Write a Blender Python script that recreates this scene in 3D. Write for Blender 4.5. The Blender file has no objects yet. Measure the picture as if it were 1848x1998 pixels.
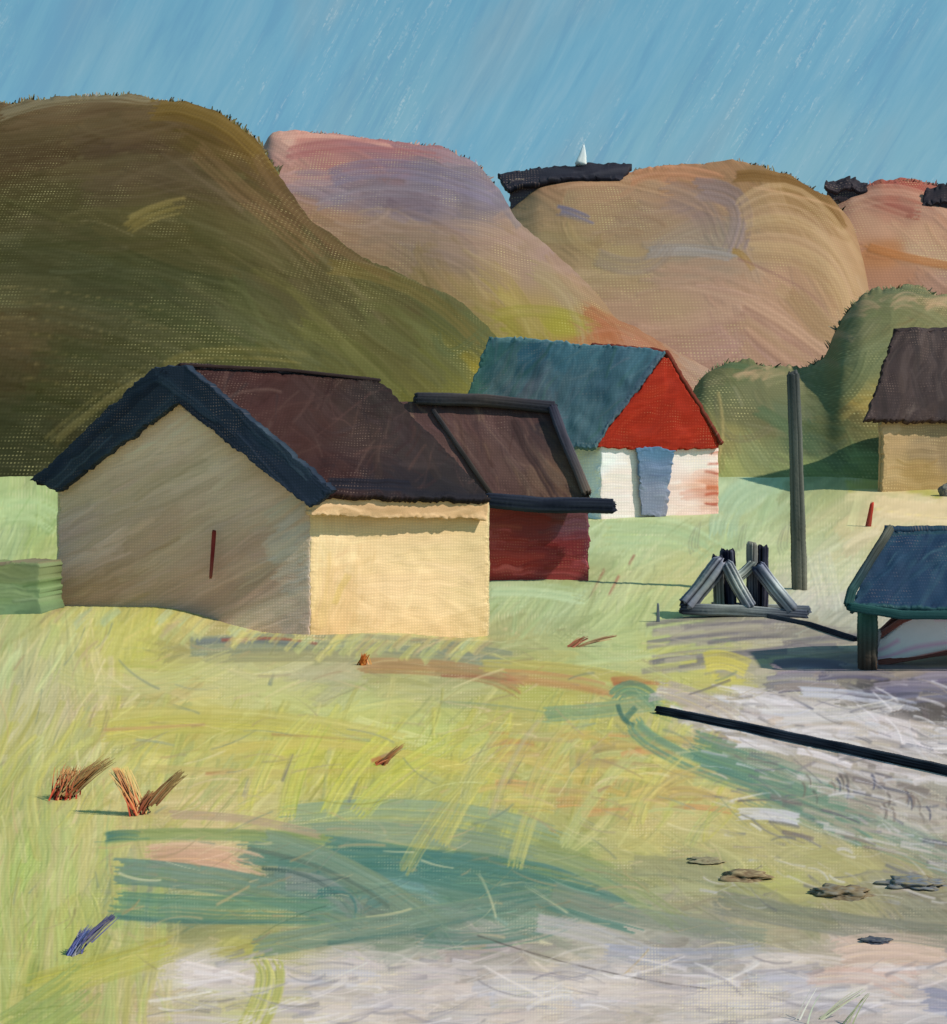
import bpy, math, random
import numpy as np
R = math.radians
# ---------------------------------------------------------------- camera, sky, sun, exposure
sc = bpy.context.scene
col = sc.collection
F = 2600.0; CX = 924.0; CY = 999.0; EYE = 2.5          # chart: bearing / elevation units seen from the footpath
cam = bpy.data.objects.new('camera', bpy.data.cameras.new('camera')); col.objects.link(cam)
cam.location = (0, 0, EYE); cam.rotation_euler = (R(90), 0, 0)
cam.data.sensor_fit = 'HORIZONTAL'; cam.data.sensor_width = 36; cam.data.lens = 36*F/1848
cam.data.clip_end = 3000; cam.data.clip_start = 0.1
sc.camera = cam
SUN_EL, SUN_AZ = R(44), R(107)                          # azimuth clockwise from +Y: from the right, a little behind the viewer
sd = (math.sin(SUN_AZ)*math.cos(SUN_EL), math.cos(SUN_AZ)*math.cos(SUN_EL), math.sin(SUN_EL))
sun = bpy.data.objects.new('sun', bpy.data.lights.new('sun', 'SUN')); col.objects.link(sun)
sun.data.energy = 3.5; sun.data.angle = R(1.5); sun.data.color = (1, .93, .80)
from mathutils import Vector, noise as mnoise
sun.rotation_euler = Vector(sd).to_track_quat('Z', 'Y').to_euler()
sc.view_settings.view_transform = 'Standard'; sc.view_settings.look = 'None'
sc.view_settings.exposure = 0.25; sc.view_settings.gamma = 1.0

def lin(c):
    c = np.asarray(c, float)/255.0
    return np.where(c <= .04045, c/12.92, ((c+.055)/1.055)**2.4)

w = bpy.data.worlds.new('World'); sc.world = w; w.use_nodes = True
nt = w.node_tree; nt.nodes.clear()
def N(nt, t, **k):
    n = nt.nodes.new(t)
    for a, b in k.items(): setattr(n, a, b)
    return n
def math_(nt, op, a, b=None, c=None, clamp=False):
    n = N(nt, 'ShaderNodeMath', operation=op, use_clamp=clamp)
    for i, v in enumerate((a, b, c)):
        if v is None: continue
        if isinstance(v, (int, float)): n.inputs[i].default_value = v
        else: nt.links.new(v, n.inputs[i])
    return n.outputs[0]
def mixc(nt, f, a, b, blend='MIX'):
    n = N(nt, 'ShaderNodeMix', data_type='RGBA', blend_type=blend)
    for i, v in ((0, f), (6, a), (7, b)):
        if isinstance(v, (int, float)): n.inputs[i].default_value = v
        elif isinstance(v, (tuple, list, np.ndarray)): n.inputs[i].default_value = (*[float(x) for x in v[:3]], 1)
        else: nt.links.new(v, n.inputs[i])
    return n.outputs[2]
def noise_(nt, vec, scale, detail=3, rough=.5, rot=(0, 0, 0), stretch=(1, 1, 1), loc=(0, 0, 0), dist=0):
    m = N(nt, 'ShaderNodeMapping', vector_type='POINT'); nt.links.new(vec, m.inputs[0])
    m.inputs['Rotation'].default_value = rot
    m.inputs['Location'].default_value = loc
    m2 = N(nt, 'ShaderNodeMapping'); m2.inputs['Scale'].default_value = stretch; nt.links.new(m.outputs[0], m2.inputs[0])
    n = N(nt, 'ShaderNodeTexNoise'); nt.links.new(m2.outputs[0], n.inputs['Vector'])
    n.inputs['Scale'].default_value = scale; n.inputs['Detail'].default_value = detail; n.inputs['Roughness'].default_value = rough
    n.inputs['Distortion'].default_value = dist
    return n.outputs['Fac']
def ramp(nt, v, a, b):
    m = N(nt, 'ShaderNodeMapRange', clamp=True, interpolation_type='SMOOTHSTEP'); nt.links.new(v, m.inputs[0])
    m.inputs[1].default_value = a; m.inputs[2].default_value = b
    return m.outputs[0]

sky = N(nt, 'ShaderNodeTexSky', sky_type='NISHITA', sun_disc=False, sun_elevation=SUN_EL, sun_rotation=SUN_AZ)
tc = N(nt, 'ShaderNodeTexCoord'); G = tc.outputs['Generated']
sep = N(nt, 'ShaderNodeSeparateXYZ'); nt.links.new(G, sep.inputs[0])
skyb = N(nt, 'ShaderNodeVectorMath', operation='SCALE'); nt.links.new(sky.outputs[0], skyb.inputs[0]); skyb.inputs['Scale'].default_value = .09
big = noise_(nt, G, 5, 3, .55, rot=(0, R(-28), 0), stretch=(2.2, 1, .9))
up = ramp(nt, sep.outputs[2], .23, .40)
base = mixc(nt, up, lin((128, 178, 194)), lin((103, 164, 192)))
base = mixc(nt, ramp(nt, big, .38, .62), base, lin((113, 171, 196)))
big2 = noise_(nt, G, 7, 3, .5, rot=(0, R(-28), 0), stretch=(2.6, 1, .7), loc=(3, 0, 1))
base = mixc(nt, math_(nt, 'MULTIPLY', ramp(nt, big2, .48, .68), .65), base, lin((132, 168, 184)))
# bristle streaks leaning from upper right to lower left
st = noise_(nt, G, 15, 5, .66, rot=(0, R(-30), 0), stretch=(6, 1, .5), dist=.5)
base = mixc(nt, math_(nt, 'MULTIPLY', ramp(nt, st, .45, .75), .30), base, lin((160, 195, 208)))
base = mixc(nt, math_(nt, 'MULTIPLY', ramp(nt, st, .5, .32), .46), base, lin((98, 153, 186)))
patch = ramp(nt, noise_(nt, G, 8, 2, .5, rot=(0, R(-28), 0), stretch=(1.6, 1, .8), loc=(1, 4, 2)), .46, .62)
fine = math_(nt, 'MULTIPLY', ramp(nt, noise_(nt, G, 60, 4, .75, rot=(0, R(-31), 0), stretch=(5.5, 1, .42), loc=(7, 1, 2), dist=.5), .52, .74), .5)
dots = noise_(nt, G, 460, 1, .6)
base = mixc(nt, math_(nt, 'MULTIPLY', math_(nt, 'MULTIPLY', fine, patch), ramp(nt, dots, .35, .6)), base, lin((205, 220, 222)))
fin = mixc(nt, .12, base, skyb.outputs[0])
bg = N(nt, 'ShaderNodeBackground'); nt.links.new(fin, bg.inputs[0]); bg.inputs[1].default_value = .84
wo = N(nt, 'ShaderNodeOutputWorld'); nt.links.new(bg.outputs[0], wo.inputs[0])

# ---------------------------------------------------------------- chart helpers
def W(px, py, Y): return np.array([(px-CX)/F*Y, Y, EYE-(py-CY)/F*Y])
def chart(P): P = np.asarray(P); return CX+P[..., 0]/P[..., 1]*F, CY-(P[..., 2]-EYE)/P[..., 1]*F
def smooth(a, b, x):
    t = np.clip((x-a)/(b-a), 0, 1); return t*t*(3-2*t)
_T = [(3.5, 0.), (28, 0.05), (30, .18), (35, .40), (41, .91), (48, 1.56), (56, 2.26), (66, 3.49), (80, 5.5), (110, 6.5), (1500, 6.5)]
_TY = np.array([a for a, b in _T]); _TZ = np.array([b for a, b in _T])
def vnoise(x, y, seed=0):
    x = np.asarray(x, float); y = np.asarray(y, float)
    xi = np.floor(x).astype(np.int64); yi = np.floor(y).astype(np.int64)
    fx = x-xi; fy = y-yi; fx = fx*fx*(3-2*fx); fy = fy*fy*(3-2*fy)
    def h(a, b):
        n = (a*374761393+b*668265263+seed*1442695041) & 0xffffffff
        n = ((n ^ (n >> 13))*1274126177) & 0xffffffff
        return ((n ^ (n >> 16)) & 0xffff)/65535.0
    return (h(xi, yi)*(1-fx)+h(xi+1, yi)*fx)*(1-fy)+(h(xi, yi+1)*(1-fx)+h(xi+1, yi+1)*fx)*fy
def groundz(X, Y):
    z = np.interp(Y, _TY, _TZ)
    z = z+.5*smooth(-3.8, -6.5, X)*smooth(20, 26.5, Y)*smooth(40, 30, Y)
    z = z-.33*np.exp(-((X-.2)/1.6)**2-((Y-28.6)/2.0)**2)
    z = z+.10*(vnoise(X*.5+9, Y*.35)-.5)*smooth(9, 16, Y)
    return z
def onground(px, py):                                    # where the bearing/elevation meets the ground
    Y = np.geomspace(3.6, 200, 6000); X = (px-CX)/F*Y
    p = CY-(groundz(X, Y)-EYE)/Y*F
    i = int(np.argmax(p <= py)); Yh = Y[i]
    return np.array([X[i], Yh, float(groundz(X[i], Yh))])

# ---------------------------------------------------------------- brush engine: colour + relief laid on each surface
class Paint:
    def __init__(s, x0, y0, x1, y1, c=(128, 128, 128), r=2.0, seed=1):
        s.x0, s.y0, s.r = x0, y0, r
        s.nx = int((x1-x0)/r)+2; s.ny = int((y1-y0)/r)+2
        s.x1, s.y1 = x1, y1
        s.gx, s.gy = np.meshgrid(x0+np.arange(s.nx)*r, y0+np.arange(s.ny)*r)
        s.col = np.zeros((s.ny, s.nx, 3)); s.col[:] = c
        s.h = np.full((s.ny, s.nx), .3); s.rng = np.random.default_rng(seed)
    def keys(s, pts, power=3.2, warp=30):
        wx = s.gx+(vnoise(s.gx/60, s.gy/40, 5)-.5)*2*warp; wy = s.gy+(vnoise(s.gx/60, s.gy/40, 6)-.5)*2*warp*.6
        acc = np.zeros_like(s.col); ws = np.zeros_like(s.gx)
        for x, y, c in pts:
            d = ((wx-x)**2+((wy-y)*1.6)**2+60)**(-power/2)
            acc += d[..., None]*np.array(c, float); ws += d
        s.col = acc/ws[..., None]; return s
    def stroke(s, pts, w, c, op=.9, br=.6, dry=.4, var=9, soft=1.5):
        rng = s.rng; pts = np.array(pts, float)
        if len(pts) == 3:                                # smooth arc through three points
            t = np.linspace(0, 1, 9)[:, None]
            m = 2*pts[1]-.5*(pts[0]+pts[2])
            pts = (1-t)**2*pts[0]+2*t*(1-t)*m+t*t*pts[2]
        hw = w/2
        lo = pts.min(0)-hw-3; hi = pts.max(0)+hw+3
        i0 = max(0, int((lo[0]-s.x0)/s.r)); i1 = min(s.nx, int((hi[0]-s.x0)/s.r)+1)
        j0 = max(0, int((lo[1]-s.y0)/s.r)); j1 = min(s.ny, int((hi[1]-s.y0)/s.r)+1)
        if i1 <= i0 or j1 <= j0: return
        X = s.gx[j0:j1, i0:i1]; Y = s.gy[j0:j1, i0:i1]
        best = np.full(X.shape, 1e9); tt = np.zeros(X.shape); ss = np.zeros(X.shape); L = 0
        ov = np.zeros(X.shape)
        for a, b in zip(pts[:-1], pts[1:]):
            d = b-a; l = math.hypot(*d)+1e-6; u = d/l
            al = (X-a[0])*u[0]+(Y-a[1])*u[1]; cr = -(X-a[0])*u[1]+(Y-a[1])*u[0]
            ac = np.clip(al, 0, l); dist = np.hypot(al-ac, cr)
            m = dist < best
            best = np.where(m, dist, best); tt = np.where(m, cr, tt); ss = np.where(m, L+al, ss); L += l
        nb = max(4, int(w/3.4)); prof = rng.random(nb+3); prof2 = rng.random(nb+3)
        q = np.clip((tt/w+.5), -.2, 1.2)*nb+.5
        q = np.clip(q+(vnoise(ss/40, q*0, int(rng.integers(99)))-.5)*.8, 0, nb+1.9)
        qi = q.astype(int); qf = q-qi
        b1 = prof[qi]*(1-qf)+prof[qi+1]*qf; b2 = prof2[qi]*(1-qf)+prof2[qi+1]*qf
        endj = (prof[(qi*7+3) % (nb+3)]-.5)*w*.95
        ok = smooth(-2, 3, ss-endj*.6-1)*smooth(-2, 3, L-ss+endj-1)
        edge = smooth(0, soft*2, hw*(1+.10*(b2-.5))-np.abs(tt))
        f = np.clip(ss/L, 0, 1)
        lay = np.clip(1.15-dry*f*1.1+(b1-.55)*br*(1+f), 0, 1)
        a = op*edge*ok*lay*(np.abs(tt) < hw+4)
        cc = np.array(c, float)+(rng.random(3)-.5)*var*.3+(rng.random()-.5)*var*.8
        C = cc+((b2-.5)*var*2.4+(b1-.5)*var*1.2)[..., None]
        s.col[j0:j1, i0:i1] = s.col[j0:j1, i0:i1]*(1-a[..., None])+C*a[..., None]
        rid = .35+.65*b1+.25*smooth(.7, 1, np.abs(tt)/hw)
        s.h[j0:j1, i0:i1] = s.h[j0:j1, i0:i1]*(1-a)+rid*a
    def fill(s, n, wr, lr, ang, spread=12, op=.6, br=.8, dry=.5, jit=10, curve=.12, box=None, cols=None, var=8):
        rng = s.rng; x0, y0, x1, y1 = box or (s.x0, s.y0, s.x1, s.y1)
        for k in range(n):
            x = rng.uniform(x0, x1); y = rng.uniform(y0, y1)
            a = (ang(x, y) if callable(ang) else ang)+rng.normal()*spread
            L = rng.uniform(*lr)*.5; d = np.array([math.cos(R(a)), -math.sin(R(a))])*L
            if rng.random() < .5: d = -d
            nrm = np.array([-d[1], d[0]])*rng.normal()*curve
            i = min(s.nx-1, max(0, int((x-s.x0)/s.r))); j = min(s.ny-1, max(0, int((y-s.y0)/s.r)))
            c = s.col[j, i]+rng.normal(size=3)*jit*.16+rng.normal()*jit*.75
            if cols is not None: c = np.array(cols[rng.integers(len(cols))], float)+rng.normal()*jit*.5
            p = np.array([x, y]); s.stroke([p-d, p+nrm, p+d], rng.uniform(*wr), c, op, br, dry, var)
        return s
    def get(s, px, py):
        fx = np.clip((px-s.x0)/s.r, 0, s.nx-1.001); fy = np.clip((py-s.y0)/s.r, 0, s.ny-1.001)
        i = fx.astype(int); j = fy.astype(int); fx = fx-i; fy = fy-j
        def b(A):
            e = A.ndim-2; fxx = fx.reshape(fx.shape+(1,)*e); fyy = fy.reshape(fy.shape+(1,)*e)
            return (A[j, i]*(1-fxx)+A[j, i+1]*fxx)*(1-fyy)+(A[j+1, i]*(1-fxx)+A[j+1, i+1]*fxx)*fyy
        return b(s.col), b(s.h)

# ---------------------------------------------------------------- materials
def paint_material(name, rough=.62, weave=.35, streak=.10, scale=1.0, spec=.25, grain=(1, 1, 1), fleck=(238, 215, 160), lift=0):
    m = bpy.data.materials.new(name); m.use_nodes = True; nt = m.node_tree; nt.nodes.clear()
    out = N(nt, 'ShaderNodeOutputMaterial'); p = N(nt, 'ShaderNodeBsdfPrincipled'); nt.links.new(p.outputs[0], out.inputs[0])
    p.inputs['Roughness'].default_value = rough; p.inputs['Specular IOR Level'].default_value = spec
    at = N(nt, 'ShaderNodeAttribute', attribute_name='Col'); c = at.outputs['Color']
    ah = N(nt, 'ShaderNodeAttribute', attribute_name='relief')
    uv = N(nt, 'ShaderNodeUVMap', uv_map='UVMap').outputs[0]
    tcn = N(nt, 'ShaderNodeTexCoord').outputs['Object']
    n1 = noise_(nt, tcn, 6*scale, 4, .6, stretch=grain)
    v = math_(nt, 'ADD', math_(nt, 'MULTIPLY', math_(nt, 'SUBTRACT', n1, .5), streak*2), 1.0)
    vm = N(nt, 'ShaderNodeVectorMath', operation='SCALE'); nt.links.new(c, vm.inputs[0]); nt.links.new(v, vm.inputs['Scale'])
    c = vm.outputs[0]
    if weave > 0:                                        # coarse woven tooth showing where the coat is thin
        s2 = N(nt, 'ShaderNodeSeparateXYZ'); nt.links.new(uv, s2.inputs[0])
        wob = noise_(nt, uv, 14, 1, .5)
        u_ = math_(nt, 'SINE', math_(nt, 'ADD', math_(nt, 'MULTIPLY', s2.outputs[0], 2*math.pi), math_(nt, 'MULTIPLY', wob, 3)))
        v_ = math_(nt, 'SINE', math_(nt, 'ADD', math_(nt, 'MULTIPLY', s2.outputs[1], 2*math.pi), math_(nt, 'MULTIPLY', wob, 3)))
        wv = math_(nt, 'MULTIPLY', math_(nt, 'MULTIPLY', math_(nt, 'ADD', u_, 1.25), math_(nt, 'ADD', v_, 1.0)), .25)
        area = ramp(nt, noise_(nt, uv, .03, 4, .65), .46, .64)
        thin = ramp(nt, ah.outputs['Fac'], .75, .25)
        row = ramp(nt, noise_(nt, uv, .9, 2, .6, stretch=(.22, 1.1, 1)), .40, .58)
        fl = math_(nt, 'MULTIPLY', ramp(nt, wv, .45, .95), math_(nt, 'MULTIPLY', math_(nt, 'MULTIPLY', area, math_(nt, 'ADD', math_(nt, 'MULTIPLY', thin, .7), .3)), row))
        fl = math_(nt, 'MULTIPLY', fl, weave)
        c = mixc(nt, fl, c, lin(fleck))
        tv = math_(nt, 'ADD', math_(nt, 'MULTIPLY', math_(nt, 'SUBTRACT', wv, .3), .16), 1.0)
        tm = N(nt, 'ShaderNodeVectorMath', operation='SCALE'); nt.links.new(c, tm.inputs[0]); nt.links.new(tv, tm.inputs['Scale']); c = tm.outputs[0]
        bmp = N(nt, 'ShaderNodeBump'); bmp.inputs['Strength'].default_value = .16; bmp.inputs['Distance'].default_value = .01
        nt.links.new(wv, bmp.inputs['Height']); nt.links.new(bmp.outputs[0], p.inputs['Normal'])
    if lift > 0:                                         # shading normals bent upward so leaves and blades look lit from above
        ge = N(nt, 'ShaderNodeNewGeometry'); a_ = N(nt, 'ShaderNodeVectorMath', operation='SCALE'); nt.links.new(ge.outputs['Normal'], a_.inputs[0]); a_.inputs['Scale'].default_value = 1-lift*.9
        b_ = N(nt, 'ShaderNodeVectorMath', operation='ADD'); nt.links.new(a_.outputs[0], b_.inputs[0]); b_.inputs[1].default_value = (.10*lift, -.25*lift, .9*lift)
        n_ = N(nt, 'ShaderNodeVectorMath', operation='NORMALIZE'); nt.links.new(b_.outputs[0], n_.inputs[0]); nt.links.new(n_.outputs[0], p.inputs['Normal'])
    nt.links.new(c, p.inputs['Base Color'])
    return m
M = {}
M['ground'] = paint_material('meadow and sand', .8, 0, .10, 2.0, .12, (1, 3, 1))
M['hill'] = paint_material('heath slope', .85, .62, .05, .12, .05, fleck=(196, 182, 128))
M['plaster'] = paint_material('lime render', .8, .55, .05, .5, .08)
M['roof'] = paint_material('tarred roof', .7, .40, .10, .6, .08, fleck=(160, 132, 118))
M['timber'] = paint_material('weathered timber', .85, 0, .30, 9, .08)
M['leaf'] = paint_material('foliage', .85, 0, .12, 2, .05, lift=.6)
M['grass'] = paint_material('meadow blades', .9, 0, .08, 2, .02, lift=1)
M['paint'] = paint_material('painted boards', .7, .2, .08, 1, .1)

# ---------------------------------------------------------------- mesh helpers
def tag(o, label=None, cat=None, group=None, kind=None):
    for k, v in (('label', label), ('category', cat), ('group', group), ('kind', kind)):
        if v: o[k] = v
    return o
def link_mesh(name, V, Fc, C, H, UV, mat, parent=None, smooth_=True):
    me = bpy.data.meshes.new(name)
    V = np.asarray(V, np.float32)
    me.from_pydata([], [], []) if False else None
    lens = np.array([len(f) for f in Fc], np.int32) if not isinstance(Fc, np.ndarray) else np.full(len(Fc), Fc.shape[1], np.int32)
    loops = np.concatenate([np.asarray(f, np.int32) for f in Fc]) if not isinstance(Fc, np.ndarray) else Fc.astype(np.int32).ravel()
    me.vertices.add(len(V)); me.vertices.foreach_set('co', V.ravel())
    me.loops.add(len(loops)); me.loops.foreach_set('vertex_index', loops)
    me.polygons.add(len(lens)); st_ = np.concatenate([[0], np.cumsum(lens)[:-1]]).astype(np.int32)
    me.polygons.foreach_set('loop_start', st_); me.polygons.foreach_set('loop_total', lens)
    if smooth_: me.polygons.foreach_set('use_smooth', np.ones(len(lens), bool))
    a = me.color_attributes.new('Col', 'FLOAT_COLOR', 'POINT')
    C4 = np.ones((len(V), 4), np.float32); C4[:, :3] = C; a.data.foreach_set('color', C4.ravel())
    h = me.attributes.new('relief', 'FLOAT', 'POINT'); h.data.foreach_set('value', np.asarray(H, np.float32))
    if UV is not None:
        u = me.uv_layers.new(name='UVMap'); u.data.foreach_set('uv', np.asarray(UV, np.float32)[loops].ravel())
    me.update(calc_edges=True); me.validate()
    me.materials.append(mat)
    o = bpy.data.objects.new(name, me); col.objects.link(o)
    if parent: o.parent = parent
    return o
def gridfaces(nv, nu, off=0):
    i = np.arange(nv-1)[:, None]*nu+np.arange(nu-1)[None]; i = i.ravel()+off
    return np.stack([i, i+1, i+nu+1, i+nu], 1)
def empty(name, loc, label, cat, group=None):
    o = bpy.data.objects.new(name, None); col.objects.link(o); o.location = tuple(float(v) for v in loc)
    o.empty_display_size = .3
    return tag(o, label, cat, group)
def reparent(o, root):
    o.parent = root; o.matrix_parent_inverse = root.matrix_world.inverted() if False else __import__('mathutils').Matrix.Translation(root.location).inverted()
    return o
def albedo(c255, L): return np.clip(lin(np.clip(c255, 0, 255))/np.asarray(L, float), .004, .88)

def resample(poly, n):
    poly = np.asarray(poly, float); k = len(poly)-1
    t = np.linspace(0, k, n); i = np.minimum(t.astype(int), k-1); f = (t-i)[:, None]
    return poly[i]*(1-f)+poly[i+1]*f
def panel(name, top, bot, paint, L, mat, root=None, thick=.12, step=2.0, ragged=1.6, amp=1.1, wper=5.4):
    """closed slab lofted between matching 3-D polylines (top, bottom); front face carries brush relief"""
    top = np.asarray(top, float); bot = np.asarray(bot, float)
    cx, cy = chart(np.concatenate([top, bot]))
    nu = int(max(6, (cx.max()-cx.min())/step)); nv = int(max(6, (cy.max()-cy.min())/step))
    A = resample(top, nu); B = resample(bot, nu); t = np.linspace(0, 1, nv)[:, None, None]
    P = A[None]*(1-t)+B[None]*t
    nrm = np.cross(B[nu//2]-A[nu//2], A[-1]-A[0]); nrm /= np.linalg.norm(nrm)
    if nrm[1] > 0 and abs(nrm[1]) > .02: nrm = -nrm
    px, py = chart(P); c, h = paint.get(px, py)
    dep = P[..., 1]/F                                     # metres in one chart unit here
    ed = np.minimum(np.minimum(np.arange(nu), np.arange(nu)[::-1])[None], np.minimum(np.arange(nv), np.arange(nv)[::-1])[:, None])
    rim = smooth(7, 0, ed*step/2)
    wx = ((vnoise(px/23, py/23, 3)-.5)*2*ragged+(vnoise(px/5, py/5, 4)-.5)*ragged*1.7*rim)*dep
    wz = ((vnoise(px/23, py/23, 7)-.5)*2*ragged+(vnoise(px/5, py/5, 8)-.5)*ragged*1.7*rim)*dep
    soft_ = smooth(0, 2, ed*1.0)
    Pf = P+nrm*(h*amp*dep*soft_)[..., None]
    Pf[..., 0] += wx; Pf[..., 2] += wz
    ring = np.concatenate([np.arange(nu), np.arange(1, nv)*nu+nu-1, (nv-1)*nu+np.arange(nu-2, -1, -1), np.arange(nv-2, 0, -1)*nu])
    V = Pf.reshape(-1, 3); back = V[ring]-nrm*thick
    n0 = len(V); nr = len(ring)
    q = gridfaces(nv, nu); faces = [tuple(f) for f in q.tolist()]
    for k in range(nr):
        k2 = (k+1) % nr; faces.append((int(ring[k]), n0+k, n0+k2, int(ring[k2])))
    faces.append(tuple(n0+k for k in range(nr))[::-1])
    V = np.concatenate([V, back])
    C = albedo(c, L).reshape(-1, 3); C = np.concatenate([C, C[ring]])
    H = h.ravel(); H = np.concatenate([H, H[ring]])
    ux = P[..., 0].ravel()/float(np.mean(dep))/wper; uz = -P[..., 2].ravel()/float(np.mean(dep))/wper
    UV = np.stack([ux, uz], 1); UV = np.concatenate([UV, UV[ring]])
    # orient outward
    a, b, c_ = V[q[0][0]], V[q[0][1]], V[q[0][3]]
    if np.dot(np.cross(b-a, c_-a), nrm) < 0: faces = [f[::-1] for f in faces]
    o = link_mesh(name, V, faces, C, H, UV, mat)
    if root is not None: reparent(o, root)
    return o

def bar(pts, wd, cols, L=1.0, sides=30, flat=1.0, taper=(1, 1), seg=2.4, rib=.26, ragged=.5, seed=0, slow=18):
    """one brush-shaped beam, stem or leaf: (V, faces, colours, relief); pts 3-D, wd metres"""
    rng = np.random.default_rng(seed+11); pts = np.asarray(pts, float)
    d = np.diff(pts, axis=0); ln = np.linalg.norm(d, axis=1); tot = ln.sum()
    Yd = pts[:, 1].mean(); n = int(max(4, tot/(seg*Yd/F)))
    cum = np.concatenate([[0], np.cumsum(ln)]); s = np.linspace(0, tot, n)
    C0 = np.stack([np.interp(s, cum, pts[:, k]) for k in range(3)], 1)
    T = np.gradient(C0, axis=0); T /= np.linalg.norm(T, axis=1)[:, None]
    ref = np.array([0, 1., 0]) if abs(T[0, 1]) < .9 else np.array([0, 0, 1.])
    A = np.cross(T, ref); A /= np.linalg.norm(A, axis=1)[:, None]; B = np.cross(A, T)
    th = np.linspace(0, 2*math.pi, sides, endpoint=False)
    ce, se = np.cos(th), np.sin(th)
    sq = (np.abs(ce)**4+np.abs(se)**4)**(-.25)            # squarish section
    br_ = rng.random(sides); br2 = rng.random(sides)
    t = np.linspace(0, 1, n)
    wid = wd*.5*(taper[0]*(1-t)+taper[1]*t)
    wid = wid*(1+.10*(vnoise(s/(wd*1.3)+seed, s*0, seed)-.5))
    wid[0] *= .8; wid[-1] *= .72
    rr = wid[:, None]*(1+rib*(br_-.5)[None]+.05*(rng.random((n, sides))-.5))
    off = (br2-.5)*wd*ragged
    V = C0[:, None]+A[:, None]*(rr*ce*sq)[..., None]+B[:, None]*(rr*se*sq*flat)[..., None]
    V[0] += T[0]*off[:, None]; V[-1] += T[-1]*off[:, None]
    cols = np.asarray(cols, float)
    if cols.ndim == 1: cols = cols[None]
    along = resample(cols, n) if len(cols) > 1 else np.repeat(cols, n, 0)
    mix = (vnoise(s[:, None]/(wd*2.2)+th[None]*0, br_[None]*9+s[:, None]*0, seed+3)-.5)
    Cc = along[:, None]+((br_-.5)*slow*1.3)[None, :, None]+(mix*slow*1.2)[..., None]
    f = []
    for i in range(n-1):
        for j in range(sides):
            j2 = (j+1) % sides; f.append((i*sides+j, i*sides+j2, (i+1)*sides+j2, (i+1)*sides+j))
    f.append(tuple(range(sides))[::-1]); f.append(tuple((n-1)*sides+j for j in range(sides)))
    return V.reshape(-1, 3), f, albedo(Cc.reshape(-1, 3), L), np.repeat(.5, n*sides)
def join(parts):
    V, Fc, C, H = [], [], [], []; k = 0
    for v, f, c, h in parts:
        V.append(v); Fc += [tuple(i+k for i in g) for g in f]; C.append(c); H.append(h); k += len(v)
    return np.concatenate(V), Fc, np.concatenate(C), np.concatenate(H)
def add(name, parts, mat, root=None):
    V, Fc, C, H = join(parts); o = link_mesh(name, V, Fc, C, H, None, mat)
    if root is not None: reparent(o, root)
    return o
def blob(c, r, cols, L=1.0, seed=0, sub=4, rough=.25, fr=1.6, flatten=0):
    import bmesh
    bm = bmesh.new(); bmesh.ops.create_icosphere(bm, subdivisions=sub, radius=1)
    V = np.array([v.co[:] for v in bm.verts]); Fc = [tuple(v.index for v in f.verts) for f in bm.faces]; bm.free()
    n = np.array([mnoise.noise(Vector(v*fr)+Vector((seed*7.3, seed*1.7, 0))) for v in V])
    n2 = np.array([mnoise.noise(Vector(v*fr*4)+Vector((seed*3.3, seed*5.7, 4))) for v in V])
    V2 = V*(1+rough*n+rough*.35*n2)[:, None]
    if flatten: V2[:, 2] = np.maximum(V2[:, 2], -flatten)
    P = V2*np.array(r)+np.array(c)
    cols = np.asarray(cols, float); w_ = np.clip(.5+n2*1.2+n*.4, 0, .999)*(len(cols)-1)
    i = w_.astype(int); f = (w_-i)[:, None]; Cc = cols[i]*(1-f)+cols[np.minimum(i+1, len(cols)-1)]*f if len(cols) > 1 else np.repeat(cols, len(P), 0)
    return P, Fc, albedo(Cc, L), np.repeat(.5, len(P))

LS = (1.12, 1.28, 1.22)       # light reaching sunlit level ground, used only to turn wanted tones into albedos
LH = (1.08, 1.24, 1.32)

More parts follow.
